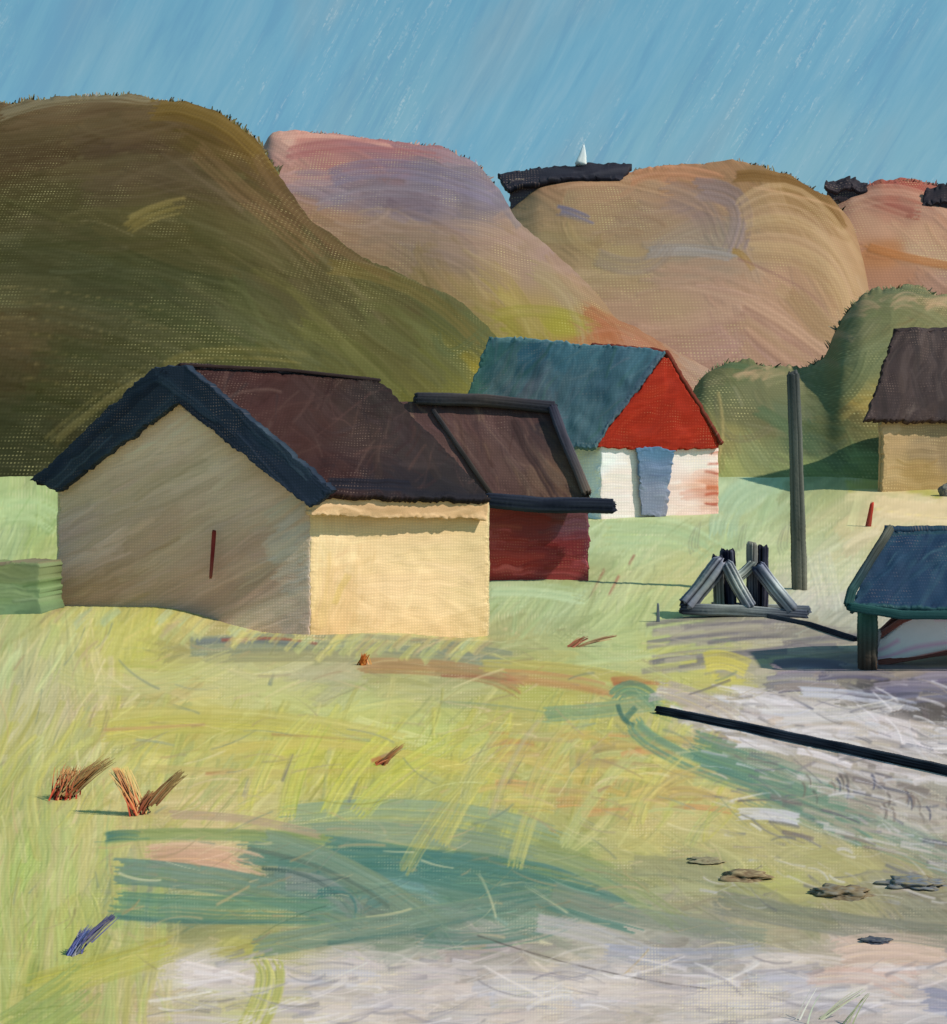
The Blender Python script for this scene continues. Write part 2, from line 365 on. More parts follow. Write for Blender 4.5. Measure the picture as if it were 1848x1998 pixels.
# ---------------------------------------------------------------- GROUND
gp = Paint(-700, 860, 3000, 2080, r=1.7, seed=3)
gk = [(1250,1060,(186,206,150)),(1050,1170,(176,196,142)),(1450,1000,(178,200,148)),(1480,1060,(190,205,150)),(1500,950,(172,192,146)),(1750,990,(222,208,158)),(1800,1060,(205,200,150)),(1620,1120,(200,206,165)),(1620,1180,(190,195,175)),
(1100,1090,(172,192,142)),(1200,1250,(172,192,132)),(1330,1120,(186,192,128)),(1330,1230,(176,192,132)),(1400,1305,(204,198,96)),(1300,1290,(190,195,110)),(1550,1260,(165,160,132)),(1750,1330,(82,78,82)),(1620,1300,(135,130,118)),(1830,1370,(92,84,80)),  # dark entries below the shelter carry its shade as ground colour
(1450,1380,(172,166,156)),(1600,1400,(182,178,170)),(1780,1430,(188,184,176)),(1600,1480,(172,166,150)),(1400,1440,(170,160,130)),(1700,1530,(165,160,145)),(1780,1600,(172,170,155)),(1820,1700,(150,150,125)),
(40,1000,(176,198,134)),(20,1060,(178,196,140)),(100,1080,(166,184,108)),(60,1260,(176,182,122)),(200,1215,(180,180,104)),(250,1250,(194,194,98)),(400,1225,(172,168,112)),(520,1250,(168,168,118)),(500,1300,(204,204,134)),(200,1360,(212,196,146)),(60,1350,(190,188,140)),(100,1300,(185,186,130)),
(400,1400,(200,192,112)),(700,1400,(190,202,128)),(650,1290,(168,172,128)),(900,1290,(150,150,112)),(800,1330,(180,182,116)),(1000,1340,(185,186,100)),(1100,1380,(190,188,100)),(600,1480,(198,196,88)),(300,1450,(200,194,104)),(850,1440,(190,202,118)),(850,1500,(200,194,98)),(700,1500,(190,190,80)),
(1050,1450,(180,168,96)),(1100,1520,(188,170,92)),(1250,1550,(190,168,98)),(1200,1450,(192,188,104)),(1350,1530,(192,186,112)),(1250,1640,(198,190,114)),(1450,1600,(195,190,125)),(200,1650,(196,188,118)),(450,1580,(212,194,136)),(150,1470,(180,184,118)),(50,1600,(172,174,106)),(200,1540,(200,188,125)),(60,1700,(174,194,106)),(150,1750,(180,190,108)),(80,1800,(168,186,98)),(60,1920,(150,165,85)),
(400,1690,(214,190,140)),(700,1590,(190,192,118)),(850,1600,(185,185,120)),(900,1650,(130,152,118)),(1050,1640,(165,165,95)),(1100,1700,(135,155,105)),(1300,1720,(155,158,106)),(1500,1740,(182,182,102)),(1650,1700,(175,170,112)),(1620,1780,(150,148,105)),(1800,1790,(118,122,102)),
(260,1730,(135,150,118)),(350,1770,(120,145,112)),(600,1720,(100,130,116)),(800,1690,(72,122,112)),(950,1720,(84,126,108)),(800,1780,(112,132,112)),(1000,1750,(100,130,112)),(1200,1790,(158,160,142)),(1400,1810,(150,150,140)),(1300,1850,(165,160,155)),(1650,1850,(188,178,162)),(1780,1860,(206,184,164)),(1700,1890,(206,180,162)),
(300,1850,(184,178,108)),(150,1850,(180,184,100)),(500,1830,(172,170,92)),(420,1905,(206,200,186)),(540,1940,(190,185,130)),(700,1900,(196,190,182)),(900,1930,(206,198,184)),(900,1870,(180,170,160)),(1150,1920,(210,194,174)),(1400,1920,(190,184,176)),(1550,1970,(180,176,166)),(1650,1950,(184,178,168)),(1820,1960,(160,160,165)),(230,1960,(186,172,118)),(100,1990,(165,180,95)),(320,1960,(205,192,170)),(500,1990,(190,186,110)),(700,1990,(205,195,180)),(1000,1990,(206,194,180)),(500,940,(160,160,90)),(1000,960,(160,165,100)),(1250,960,(170,185,120)),(1600,950,(150,165,110)),(-100,1000,(170,195,120)),(1950,1000,(200,190,140)),(2300,1000,(186,196,140)),(2800,1100,(178,190,130)),(2200,1250,(150,145,135)),(2700,1350,(180,186,120)),(2200,1450,(186,182,174)),(2600,1600,(180,178,140)),(2300,1750,(178,176,150)),(2800,1900,(186,182,160)),(2200,1950,(192,186,176)),(-400,1100,(172,190,126)),(-500,1400,(186,188,112)),(-400,1700,(176,188,110)),(-500,1950,(170,182,104))]
gp.keys(gk)
def gang(x, y):
    if y > 1860: return 4
    if x > 1250 and y > 1360: return -15
    if y < 1230: return 35 if x > 900 else 60
    if x < 220: return 72
    return 6-14*smooth(600, 1400, x)
gp.fill(1500, (26, 60), (90, 220), gang, 14, .55, .9, .5, 12)
gp.fill(2600, (10, 30), (50, 170), gang, 18, .6, 1.1, .6, 12)
gp.fill(300, (8, 22), (60, 150), 58, 12, .55, 1.1, .6, 10, box=(0, 1380, 1420, 1620), cols=[(200,198,96),(186,190,104),(178,176,92),(206,202,130),(168,176,110)])
gp.fill(160, (12, 30), (60, 200), 85, 8, .5, 1.0, .6, 10, box=(-60, 1560, 330, 2040), cols=[(180,198,114),(172,186,112),(192,188,110),(176,176,104),(196,190,132)])
def S(pts, w_, c, op=.9, br=.6, dry=.4, var=9):
    if c[1] > c[0]+20 and c[1] < 165:
        c = tuple(.8*a+.2*b for a, b in zip(c, (158, 158, 128))); op *= .88; dry += .16; br += .3
    gp.stroke(pts, w_, c, op, br, dry, var)
    if w_ >= 22:                                         # hairs of the same sweep, lighter, darker and of what lies beneath
        p = np.array(pts, float); d = p[-1]-p[0]; d /= np.hypot(*d)+1e-6; nn = np.array([-d[1], d[0]]); r_ = gp.rng
        for k in range(int(w_/5)):
            o_ = nn*r_.uniform(-.5, .5)*w_; sh = d*r_.uniform(-.15, .15)*w_*2
            cc = np.array(c, float)+[(-20, -16, -14), (26, 24, 14), (44, 40, -6), (-30, -14, -8), (14, 12, 10)][int(r_.integers(5))]
            gp.stroke(p+o_+sh, r_.uniform(2.4, 5.5), cc, .55*op, 1.4, .8, 14)
# long blue-green and rusty bands across the meadow
S([(370,1262),(700,1255),(1000,1290)], 40, (128,142,118), .75, .9, .2)
S([(400,1285),(760,1285),(990,1325)], 26, (150,150,108), .7, 1, .2)
S([(700,1300),(900,1310),(1010,1345)], 34, (168,128,82), .65, 1, .3)
S([(940,1300),(1130,1310),(1280,1345)], 26, (178,172,92), .8, 1, .2)
S([(980,1320),(1100,1330),(1190,1350)], 30, (182,130,84), .6, 1, .3)
S([(380,1255),(480,1250),(600,1262)], 14, (104,120,116), .8, .8, .3)
S([(430,1250),(540,1247),(620,1258)], 9, (140,72,58), .7, 1, .5)
S([(860,1318),(960,1322),(1010,1330)], 10, (150,84,66), .6, 1, .5)
S([(1195,1330),(1260,1328),(1290,1330)], 20, (172,92,60), .75, .9, .5)
S([(1060,1395),(1180,1385),(1290,1370)], 32, (110,150,112), .75, .9, .2)
S([(1200,1360),(1240,1345),(1285,1380)], 34, (74,128,104), .85, .9, .1)
S([(1205,1370),(1215,1400),(1235,1415)], 12, (40,90,80), .9, .6, .1)
S([(860,1375),(950,1380),(1090,1400)], 16, (120,146,118), .6, 1, .3)
# yellow-green sweeps
S([(180,1405),(450,1395),(780,1440)], 34, (196,188,104), .7, 1, .2)
S([(200,1430),(520,1420),(900,1500)], 40, (192,186,92), .7, 1, .2)
S([(430,1465),(700,1460),(1000,1530)], 22, (204,190,98), .7, 1, .3)
S([(110,1310),(260,1340),(440,1290)], 40, (190,190,120), .55, 1.1, .2)
S([(300,1500),(520,1510),(760,1505)], 20, (196,178,108), .6, 1, .3)
for k in range(60):
    x = gp.rng.uniform(960, 1400); y = gp.rng.uniform(1430, 1590)
    S([(x-45, y+gp.rng.uniform(-8, 8)), (x, y-4), (x+50, y+gp.rng.uniform(-6, 14))], gp.rng.uniform(8, 24), [(198,176,96),(188,164,98),(206,196,108),(176,158,104),(196,150,92),(182,188,120)][k % 6], .7, 1.2, .5, var=14)
# teal strokes, lower middle
S([(560,1600),(840,1590),(1080,1640)], 60, (132,160,122), .85, .8, .1)
S([(600,1630),(900,1640),(1200,1720)], 46, (118,144,116), .8, .9, .1)
S([(470,1655),(820,1690),(1240,1790)], 70, (64,120,108), .85, .8, .15)
S([(620,1680),(950,1690),(1200,1740)], 50, (52,112,104), .8, .7, .3)
S([(205,1637),(380,1628),(640,1640)], 26, (140,158,96), .9, .9, .1)
S([(205,1635),(235,1630),(270,1632)], 22, (40,98,92), .9, .6, .4)
S([(330,1590),(480,1600),(620,1630)], 20, (178,158,128), .7, 1, .3)
S([(290,1672),(400,1668),(510,1690)], 48, (210,176,142), .8, 1.1, .3)
S([(300,1672),(400,1672),(460,1690)], 40, (206,160,130), .5, 1.2, .2)
S([(225,1700),(480,1730),(700,1800)], 54, (92,132,116), .9, .8, .1)
S([(225,1765),(420,1775),(640,1780)], 56, (84,136,108), .85, .9, .1)
S([(225,1790),(420,1800),(620,1795)], 12, (46,100,96), .8, .8, .3)
S([(560,1720),(640,1735),(700,1790)], 40, (130,140,130), .7, .8, .3)
S([(510,1640),(680,1700),(860,1815)], 52, (112,140,112), .92, 1, .1)
S([(480,1655),(640,1700),(760,1770)], 12, (78,104,92), .7, .8, .3)
S([(510,1695),(620,1720),(690,1790)], 10, (28,62,62), .85, .7, .3)
S([(620,1745),(680,1745),(696,1790)], 22, (28,104,100), .8, .7, .3)
S([(500,1850),(720,1810),(1080,1750)], 46, (104,134,114), .85, 1, .1)
S([(640,1840),(900,1800),(1090,1730)], 14, (60,110,102), .8, .8, .1)
S([(820,1830),(980,1830),(1120,1790)], 40, (82,126,112), .8, .9, .3)
S([(1040,1660),(1160,1700),(1320,1800)], 46, (150,162,108), .7, 1, .2)
S([(1080,1740),(1250,1790),(1500,1830)], 40, (128,140,120), .6, 1, .2)
S([(1230,1690),(1420,1720),(1600,1820)], 44, (146,150,112), .6, 1, .2)
S([(1400,1760),(1620,1800),(1860,1830)], 50, (122,128,110), .65, 1, .2)
# teal sweep beside the timber rail
S([(1235,1410),(1330,1480),(1560,1560)], 40, (88,138,112), .9, .9, .1)
S([(1360,1460),(1560,1530),(1700,1600)], 70, (74,130,110), .9, .9, .15)
S([(1480,1540),(1640,1600),(1870,1690)], 80, (108,142,118), .75, 1, .3)
S([(1400,1500),(1520,1560),(1680,1650)], 20, (60,112,100), .7, .9, .3)
# sweeps of bent yellow-green grass
SL = [((860,1645), (1010,1425), (198,194,104), 40), ((905,1560), (985,1410), (180,186,118), 24), ((1005,1690), (1110,1450), (196,192,108), 34), ((1100,1650), (1235,1470), (182,188,120), 30), ((790,1700), (960,1470), (176,180,108), 34),
      ((1240,1610), (1320,1480), (196,192,108), 34), ((1345,1650), (1430,1560), (178,186,118), 24), ((1030,1560), (1120,1410), (190,180,104), 26), ((560,1585), (630,1410), (194,198,84), 40), ((640,1590), (760,1430), (200,200,84), 34),
      ((700,1585), (880,1445), (196,200,88), 40), ((500,1540), (590,1400), (196,196,100), 30), ((5,1575), (75,1450), (178,184,108), 40), ((150,1610), (232,1480), (190,192,114), 36), ((66,1620), (72,1490), (182,188,114), 30), ((960,1590), (1060,1400), (170,160,110), 22), ((1260,1570), (1370,1500), (194,180,100), 30)]
for k, (b, t, c, w_) in enumerate(SL):
    m_ = ((b[0]+t[0])/2-10, (b[1]+t[1])/2-6)
    S([b, m_, t], w_, c, .6, 1.3, .5, var=14)
    for q in range(5):
        o_ = gp.rng.uniform(-w_/2, w_/2)
        S([(b[0]+o_, b[1]), (m_[0]+o_, m_[1]), (t[0]+o_, t[1]+gp.rng.uniform(-10, 30))], 3, [(122,146,116),(226,220,150),(150,158,120),(214,206,120),(140,140,128)][q], .65, 1.2, .6)
for x, y, a, l_, c in ((560,1500,70,60,(124,124,116)), (690,1540,68,60,(104,116,118)), (482,1535,70,40,(112,120,128)), (1010,1500,60,70,(130,130,96)), (1135,1470,70,50,(132,132,106)), (1180,1540,20,30,(150,110,80)), (740,1480,20,40,(168,88,58)), (430,1508,5,60,(176,120,80)), (300,1420,3,200,(186,150,100)), (620,1440,-4,180,(176,140,90))):
    dx, dy = math.cos(R(a))*l_/2, -math.sin(R(a))*l_/2; S([(x-dx, y-dy), (x, y), (x+dx, y+dy)], 10, c, .6, 1.3, .5)
for k in range(110):
    x = gp.rng.uniform(90, 960); y = (1262 if x > 610 else 1200+(x-110)*.10)+gp.rng.uniform(-24, 16)
    S([(x-14, y+16), (x, y), (x+20, y-16)], gp.rng.uniform(8, 20), [(192,194,112),(180,190,124),(204,202,124),(178,196,146),(176,166,118)][k % 5], .7, 1.1, .5)
for k in range(90):
    x = gp.rng.uniform(1480, 1900); y = 1500+(x-1480)*.2+gp.rng.uniform(-60, 120)
    S([(x-30, y-6), (x, y), (x+34, y+8)], gp.rng.uniform(5, 16), [(186,180,166),(204,200,192),(150,142,124),(120,112,106),(176,170,150),(98,100,110)][k % 6], .7, 1.3, .5)
S([(526,1338),(530,1325),(536,1308)], 12, (112,126,122), .7, 1.1, .4); S([(1216,1412),(1228,1396),(1240,1384)], 16, (52,104,90), .8, 1, .3)
# greys: gravel by the rail, shade at the shelter put into the ground colour
for k in range(150):
    x = gp.rng.uniform(1310, 1880)+abs(gp.rng.normal())*60; y = 1340+(x-1290)*.20+gp.rng.uniform(-30, 75)*min(1, .35+(x-1310)/200)
    S([(x-50, y-2+gp.rng.uniform(-12, 12)), (x, y), (x+60, y+14+gp.rng.uniform(-16, 12))], gp.rng.uniform(7, 24), [(206,202,196),(190,186,176),(222,220,216),(170,166,158),(196,184,164),(214,212,210)][k % 6], .8, 1.1, .4, var=16)
for k in range(70):
    x = gp.rng.uniform(1340, 1860); y = 1260+gp.rng.uniform(-45, 50)+(x-1500)*.05
    S([(x-90, y+12), (x, y), (x+90, y-4)], gp.rng.uniform(6, 18), [(168,164,140),(146,142,130),(132,128,122),(180,176,150),(110,108,112)][k % 5], .7, 1, .4)
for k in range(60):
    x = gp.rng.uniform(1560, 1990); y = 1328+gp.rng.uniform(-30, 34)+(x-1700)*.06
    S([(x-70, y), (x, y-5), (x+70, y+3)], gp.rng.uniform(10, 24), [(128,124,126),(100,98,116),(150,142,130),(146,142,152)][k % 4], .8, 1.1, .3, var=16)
S([(1560,1350),(1680,1360),(1790,1380)], 22, (200,204,210), .8, 1, .4)
S([(1520,1400),(1640,1395),(1752,1375)], 30, (206,204,200), .8, 1, .3)
S([(1290,1345),(1360,1365),(1440,1410)], 40, (178,168,150), .85, .9, .2)
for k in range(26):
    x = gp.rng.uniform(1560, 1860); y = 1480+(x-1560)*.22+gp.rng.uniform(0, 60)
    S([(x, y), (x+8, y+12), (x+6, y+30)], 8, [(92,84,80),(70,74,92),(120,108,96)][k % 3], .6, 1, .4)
# sand and pale gravel at the bottom
for k in range(170):
    x = gp.rng.uniform(330, 1900); y = gp.rng.uniform(1850, 2040)
    if y < 1850+50*abs(math.sin(x/160)) or (x < 600 and y > 1930 and x < 420+gp.rng.uniform(-80, 80)): continue
    S([(x-60, y+4), (x, y), (x+70, y+6)], gp.rng.uniform(12, 44), [(212,202,188),(196,188,180),(204,194,178),(184,180,174),(206,204,202),(212,204,192),(188,190,196)][k % 7], .6, 1, .4)
S([(350,1895),(420,1910),(480,1925)], 50, (220,214,204), .7, 1, .5)
S([(520,1880),(525,1930),(490,2010)], 60, (182,184,104), .9, .8, .2)
S([(150,1760),(165,1820),(140,1890)], 70, (182,190,104), .5, .9, .2)
S([(60,1930),(170,1900),(330,1850)], 60, (182,180,86), .7, .9, .2)
S([(20,2020),(110,1960),(150,1930)], 90, (142,160,88), .7, .9, .2)
S([(930,1825),(1150,1890),(1380,1930)], 5, (70,62,58), .8, .8, .3)
S([(1040,1800),(1180,1830),(1300,1880)], 40, (184,182,176), .8, .9, .3)
S([(1180,1860),(1330,1870),(1480,1860)], 40, (158,164,180), .6, .9, .3)
S([(1640,1860),(1740,1850),(1860,1870)], 60, (210,186,166), .7, .9, .2)
S([(1580,1910),(1680,1905),(1760,1930)], 34, (206,174,154), .6, .9, .3)
S([(1560,1600),(1500,1590),(1440,1590)], 26, (204,206,208), .85, .8, .3)
S([(1800,1950),(1850,1960),(1900,1990)], 50, (130,138,160), .6, .9, .3)
# bright greens and creams of the back meadow
S([(1190,1030),(1300,1035),(1390,1075)], 60, (176,202,148), .8, .9, .2)
S([(1410,1040),(1440,970),(1530,930)], 60, (172,200,158), .8, .9, .2)
S([(950,1150),(1040,1150),(1130,1165)], 34, (182,206,156), .9, .8, .2)
S([(1380,1290),(1420,1290),(1470,1310)], 40, (208,200,92), .85, .8, .2)
S([(1700,985),(1780,1000),(1900,1010)], 46, (224,206,158), .8, .9, .2)
S([(1600,1090),(1612,1130),(1625,1180)], 50, (192,200,172), .45, 1.2, .5)
S([(1650,950),(1740,945),(1840,965)], 26, (170,176,84), .7, .9, .3)
S([(-10,1000),(50,990),(100,1010)], 70, (176,202,138), .85, .8, .1)
for x in (1440, 1350, 1524):
    for k in range(4): S([(x+k*5, 1085-k*6), (x+k*6-6, 1060), (x+k*4+6, 1030-k*5)], 5, (120,122,104), .6, 1, .5)
for a, b in (((1210,1120),(1190,1160)), ((1180,1110),(1150,1170)), ((1240,1080),(1228,1100))):
    S([a, b], 8, (146,92,74), .7, 1, .5)

gp.fill(4200, (2.5, 6), (40, 150), gang, 12, .5, 1.4, .8, 26, box=(-600, 1000, 2900, 2040), var=14)
gp.fill(500, (3, 9), (24, 110), gang, 22, .5, 1.5, .9, 14, box=(-40, 1230, 1500, 1880), cols=[(216,196,150),(150,140,104),(128,142,120),(222,214,160),(168,150,110),(196,170,120)], var=12)
gp.fill(420, (3, 10), (20, 90), gang, 16, .55, 1.5, .9, 14, box=(1380, 1340, 1930, 1760), cols=[(226,226,224),(120,116,116),(96,98,108),(206,204,200),(160,150,134),(186,190,196)], var=12)
gp.fill(300, (4, 14), (40, 150), 3, 12, .5, 1.5, .9, 14, box=(330, 1860, 1930, 2040), cols=[(228,226,222),(160,158,160),(196,190,180),(140,138,140),(214,208,196)], var=12)
tooth = (1.2+np.sin(gp.gx*2*math.pi/6.0+vnoise(gp.gx/40, gp.gy/40, 1)*2))*(1+np.sin(gp.gy*2*math.pi/5.8+vnoise(gp.gx/40, gp.gy/40, 2)*2))*.25
ta = smooth(.4, .95, tooth)*smooth(.42, .72, vnoise(gp.gx/70, gp.gy/46, 31)*.6+vnoise(gp.gx/19, gp.gy/9, 32)*.4)*smooth(.9, .3, gp.h)*.62
for bx, by, brx, bry, bs in ((1430,1955,120,55,.95), (1070,1955,60,45,.6), (1270,1880,40,40,.6), (1010,1925,60,20,.5), (700,1900,120,26,.4), (610,1245,40,12,.7), (1690,1110,60,50,.4), (1600,1130,50,60,.45)):
    ta = np.maximum(ta, smooth(.3, .8, tooth)*bs*smooth(1.15, .5, np.hypot((gp.gx-bx)/brx, (gp.gy-by)/bry)+(vnoise(gp.gx/12, gp.gy/12, 33)-.5)*.6))
gp.col = gp.col*(1+.05*(tooth-.35))[..., None]
gp.col = gp.col*(1-ta[..., None])+np.array((236, 228, 186.))*ta[..., None]
rows = np.concatenate([np.geomspace(3.6, 6.3, 8, endpoint=False), 6500.0/np.linspace(1015, 246, 430), 6500.0/np.linspace(244, 82, 90)[1:]])
rows = np.concatenate([rows, np.linspace(rows[-1]+1, 112, 20), [160, 260, 500, 900, 1500]])
cols_ = np.concatenate([np.linspace(-4200, -700, 18, endpoint=False), np.linspace(-700, -60, 90, endpoint=False), np.linspace(-60, 1910, 1050), np.linspace(1910, 3000, 150)[1:], np.linspace(3000, 6000, 18)[1:]])
Yg, Ug = np.meshgrid(rows, cols_, indexing='ij'); Xg = (Ug-CX)/F*Yg
Zg = groundz(Xg, Yg); P = np.stack([Xg, Yg, Zg], -1)
px, py = chart(P); c, h = gp.get(px, py)
amp = 3.0*Yg/F*smooth(90, 60, Yg); P[..., 2] += (h-.5)*amp
go = link_mesh('ground', P.reshape(-1, 3), gridfaces(len(rows), len(cols_)), albedo(c, LS).reshape(-1, 3), h.ravel(), None, M['ground'])
tag(go, 'meadow of yellow green grass with teal bands and pale sand in front', 'ground', kind='structure')

# ---------------------------------------------------------------- HILLS
def hill(name, sil, Yb, Yc, paint, label, L=LH, prof=.85, seed=0, fuzz=5):
    sil = np.array(sil, float); X = np.linspace((sil[0, 0]-CX)/F*Yc, (sil[-1, 0]-CX)/F*Yc, int((sil[-1, 0]-sil[0, 0])/2.4))
    pxc = CX+X/Yc*F; pyc = np.interp(pxc, sil[:, 0], sil[:, 1])
    kx = np.arange(-14, 15); kk = np.exp(-(kx/5.5)**2); kk /= kk.sum(); pyc = np.convolve(np.pad(pyc, 14, mode='edge'), kk, 'valid')
    jit = ((vnoise(pxc/28, pxc*0, seed)-.5)*fuzz*2+(vnoise(pxc/7, pxc*0, seed+1)-.5)*fuzz)/F*Yc
    zc = EYE+(CY-pyc)/F*Yc
    zb = np.interp(Yb, _TY, _TZ)-.6
    t = np.concatenate([np.linspace(0, 1, 230), 1+np.linspace(.02, 1, 16)])[:, None]
    Yv = np.where(t <= 1, Yb+(Yc-Yb)*t, Yc+(t-1)*(Yc-Yb)*1.3)
    s = np.where(t <= 1, 1-(1-np.minimum(t, 1))**1.45, np.cos((t-1)*math.pi/2))
    Z = zb+(np.maximum(zc, zb+.2)-zb)[None]*s
    Yv = np.repeat(Yv, len(X), 1); Xv = X[None]*Yv/Yc        # ridges fan out towards the valley
    Z = Z+jit[None]*smooth(.86, 1, t)*smooth(1.6, 1.0, t)
    Z = Z+(vnoise(Xv*.11, Yv*.10, seed+5)-.5)*1.6*np.sin(np.clip(t, 0, 1)*math.pi)
    P = np.stack([Xv, Yv, Z], -1); px, py = chart(P); c, h = paint.get(px, py)
    P[..., 1] -= (h-.5)*3.2*Yv/F; P[..., 2] += (h-.5)*1.6*Yv/F*(t < 1)
    UV = np.stack([px.ravel()/5.4, py.ravel()/5.4], 1)*0+np.stack([(Xv/Yc*F/5.4).ravel(), (Z/Yc*F/5.4).ravel()], 1)
    o = link_mesh(name, P.reshape(-1, 3), gridfaces(len(t), len(X)), albedo(c, L).reshape(-1, 3), h.ravel(), UV, M['hill'])
    tag(o, label, 'hill', kind='structure')
    return o, X, zc
pa = Paint(-500, 150, 1260, 1000, seed=5)
pa.keys([(0,215,(106,88,58)),(120,205,(112,100,70)),(250,200,(106,94,66)),(200,240,(98,82,52)),(400,235,(98,84,44)),(480,290,(104,84,48)),(0,290,(88,76,48)),(250,300,(94,80,56)),(400,350,(88,76,52)),(150,400,(80,78,46)),(300,420,(96,92,54)),(500,450,(80,78,48)),(0,500,(76,80,48)),(200,550,(72,78,48)),(400,550,(71,78,50)),(540,400,(92,76,50)),(600,470,(92,76,50)),(600,540,(78,78,50)),(700,560,(88,86,52)),(800,600,(92,86,54)),(900,640,(88,98,60)),(0,650,(88,78,50)),(200,680,(76,78,46)),(500,680,(78,84,50)),(700,680,(86,92,52)),(650,620,(78,80,50)),(850,700,(98,104,58)),(780,740,(114,116,60)),(950,720,(146,142,58)),(60,850,(60,66,40)),(150,800,(72,74,46)),(0,900,(60,66,42)),(250,760,(74,76,48)),(60,780,(66,70,44)),(-300,500,(80,78,48)),(1100,800,(120,125,60))], warp=40)
pa.col *= np.array((.90, .885, .90))
hang = lambda x, y: -8-32*smooth(150, 650, x)+14*smooth(600, 300, y)*(x < 300)
pa.fill(420, (30, 70), (140, 340), hang, 7, .55, .7, .5, 7, curve=.10)
pa.fill(500, (10, 26), (80, 240), hang, 8, .5, 1.2, .7, 8, curve=.10)
pa.stroke([(250,440),(300,415),(355,400)], 36, (140,128,74), .55, 1.2, .4)
pa.stroke([(0,225),(140,190),(300,195)], 26, (122,116,92), .8, 1, .2)
pa.stroke([(300,215),(420,240),(530,340)], 46, (104,86,40), .75, .9, .2)
pa.stroke([(380,290),(500,400),(620,500)], 40, (106,84,58), .5, 1, .3)
pa.stroke([(500,300),(600,430),(760,540)], 26, (96,78,52), .6, 1, .3)
pa.stroke([(640,520),(800,560),(930,660)], 34, (108,96,52), .55, 1, .3)
pa.stroke([(850,650),(880,690),(950,640)], 24, (80,92,62), .5, 1.2, .4)
pa.stroke([(320,720),(420,690),(600,700)], 26, (132,122,70), .5, 1.2, .3)
pa.stroke([(100,860),(200,780),(300,720)], 30, (120,114,72), .5, 1.3, .3)
for k in range(7): pa.stroke([(-20+k*10, 560+k*30), (120, 570+k*30), (330, 610+k*34)], 4, (160,142,92), .5, 1.2, .6)
pa.stroke([(150,430),(200,436),(262,462)], 4, (136,130,98), .7, .8, .4)
pa.stroke([(430,480),(520,540),(600,585)], 4, (120,112,80), .6, .8, .4)
pa.stroke([(705,510),(800,545),(900,585)], 4, (150,135,110), .6, .8, .4)
hill('hill', [(-900,420),(-300,240),(0,207),(100,196),(240,188),(350,200),(430,222),(500,272),(535,330),(600,425),(700,497),(800,545),(900,590),(960,650),(1010,700),(1100,790),(1180,860)], 72, 100, pa, 'dark olive green heath hill rising behind the tan gabled house', seed=21, fuzz=4)
pb = Paint(420, 220, 1700, 1000, seed=6)
pb.keys([(545,275,(206,160,138)),(600,272,(190,128,112)),(620,310,(168,116,106)),(750,305,(148,108,108)),(880,325,(134,118,122)),(650,370,(134,118,124)),(800,380,(124,112,120)),(950,380,(122,112,120)),(540,330,(178,130,112)),(580,410,(152,116,92)),(640,450,(170,130,92)),(700,470,(148,120,100)),(850,470,(140,120,112)),(1000,480,(146,120,98)),(1100,520,(152,124,110)),(700,530,(152,126,92)),(850,560,(156,128,92)),(1000,590,(156,130,84)),(1080,625,(146,136,54)),(960,625,(128,124,50)),(1180,640,(156,98,64)),(1100,580,(150,126,100)),(1250,660,(164,112,84)),(1400,720,(160,130,108))], warp=30)
bang = lambda x, y: -12-30*smooth(450, 620, y)
pb.fill(300, (26, 60), (90, 240), bang, 9, .6, .8, .5, 8, curve=.2)
pb.fill(420, (8, 24), (60, 190), bang, 10, .5, 1.2, .7, 8, curve=.2)
pb.stroke([(540,268),(640,262),(760,280)], 18, (212,158,136), .8, .9, .3)
pb.stroke([(560,300),(700,282),(860,296)], 30, (168,104,96), .6, 1, .3)
pb.stroke([(640,350),(780,330),(960,380)], 40, (120,112,128), .5, 1, .3)
pb.stroke([(620,400),(760,372),(900,400)], 26, (142,130,134), .5, 1.2, .3)
pb.stroke([(960,620),(1060,608),(1160,640)], 30, (142,134,62), .5, 1.1, .3)
pb.stroke([(1150,640),(1230,640),(1300,690)], 34, (156,106,76), .6, 1, .3)
hill('hill', [(430,520),(490,330),(525,262),(560,256),(650,262),(760,276),(860,288),(930,318),(975,372),(1005,430),(1080,490),(1160,570),(1200,620),(1290,668),(1420,740),(1560,820)], 100, 130, pb, 'pink and mauve sandy hill between the dark green hill and the tan hill', L=(1.2, 1.22, 1.12), seed=31, fuzz=3)
pc = Paint(900, 260, 2700, 1000, seed=7)
pc.keys([(1090,345,(160,120,90)),(1100,400,(146,124,92)),(1060,460,(150,130,92)),(1120,430,(150,128,92)),(1250,375,(158,128,98)),(1350,390,(140,118,106)),(1300,342,(178,128,92)),(1400,330,(160,122,90)),(1450,335,(126,100,66)),(1550,365,(116,88,46)),(1620,400,(112,84,46)),(1500,420,(164,138,100)),(1600,470,(168,138,102)),(1400,480,(146,132,112)),(1230,430,(150,128,98)),(1200,520,(158,138,98)),(1300,600,(168,142,110)),(1400,600,(172,142,116)),(1550,550,(166,134,106)),(1500,640,(166,132,106)),(1600,620,(162,134,102)),(1400,680,(172,138,120)),(1250,660,(168,132,112)),(1200,600,(166,138,110)),(1660,560,(164,138,104)),(1450,720,(160,130,112))], warp=26)
cang = lambda x, y: (-4 if x < 1430 else -38)+8*math.sin(x/90)
pc.fill(300, (26, 56), (90, 230), cang, 10, .55, .8, .5, 8, curve=.2)
pc.fill(460, (8, 24), (60, 190), cang, 11, .5, 1.2, .7, 8, curve=.2)
pc.stroke([(1085,358),(1240,355),(1420,420)], 30, (166,134,100), .7, 1, .2)
pc.stroke([(1230,350),(1300,335),(1400,350)], 30, (182,128,94), .7, 1, .2)
pc.stroke([(1360,370),(1440,400),(1430,490)], 50, (132,116,112), .65, .9, .2)
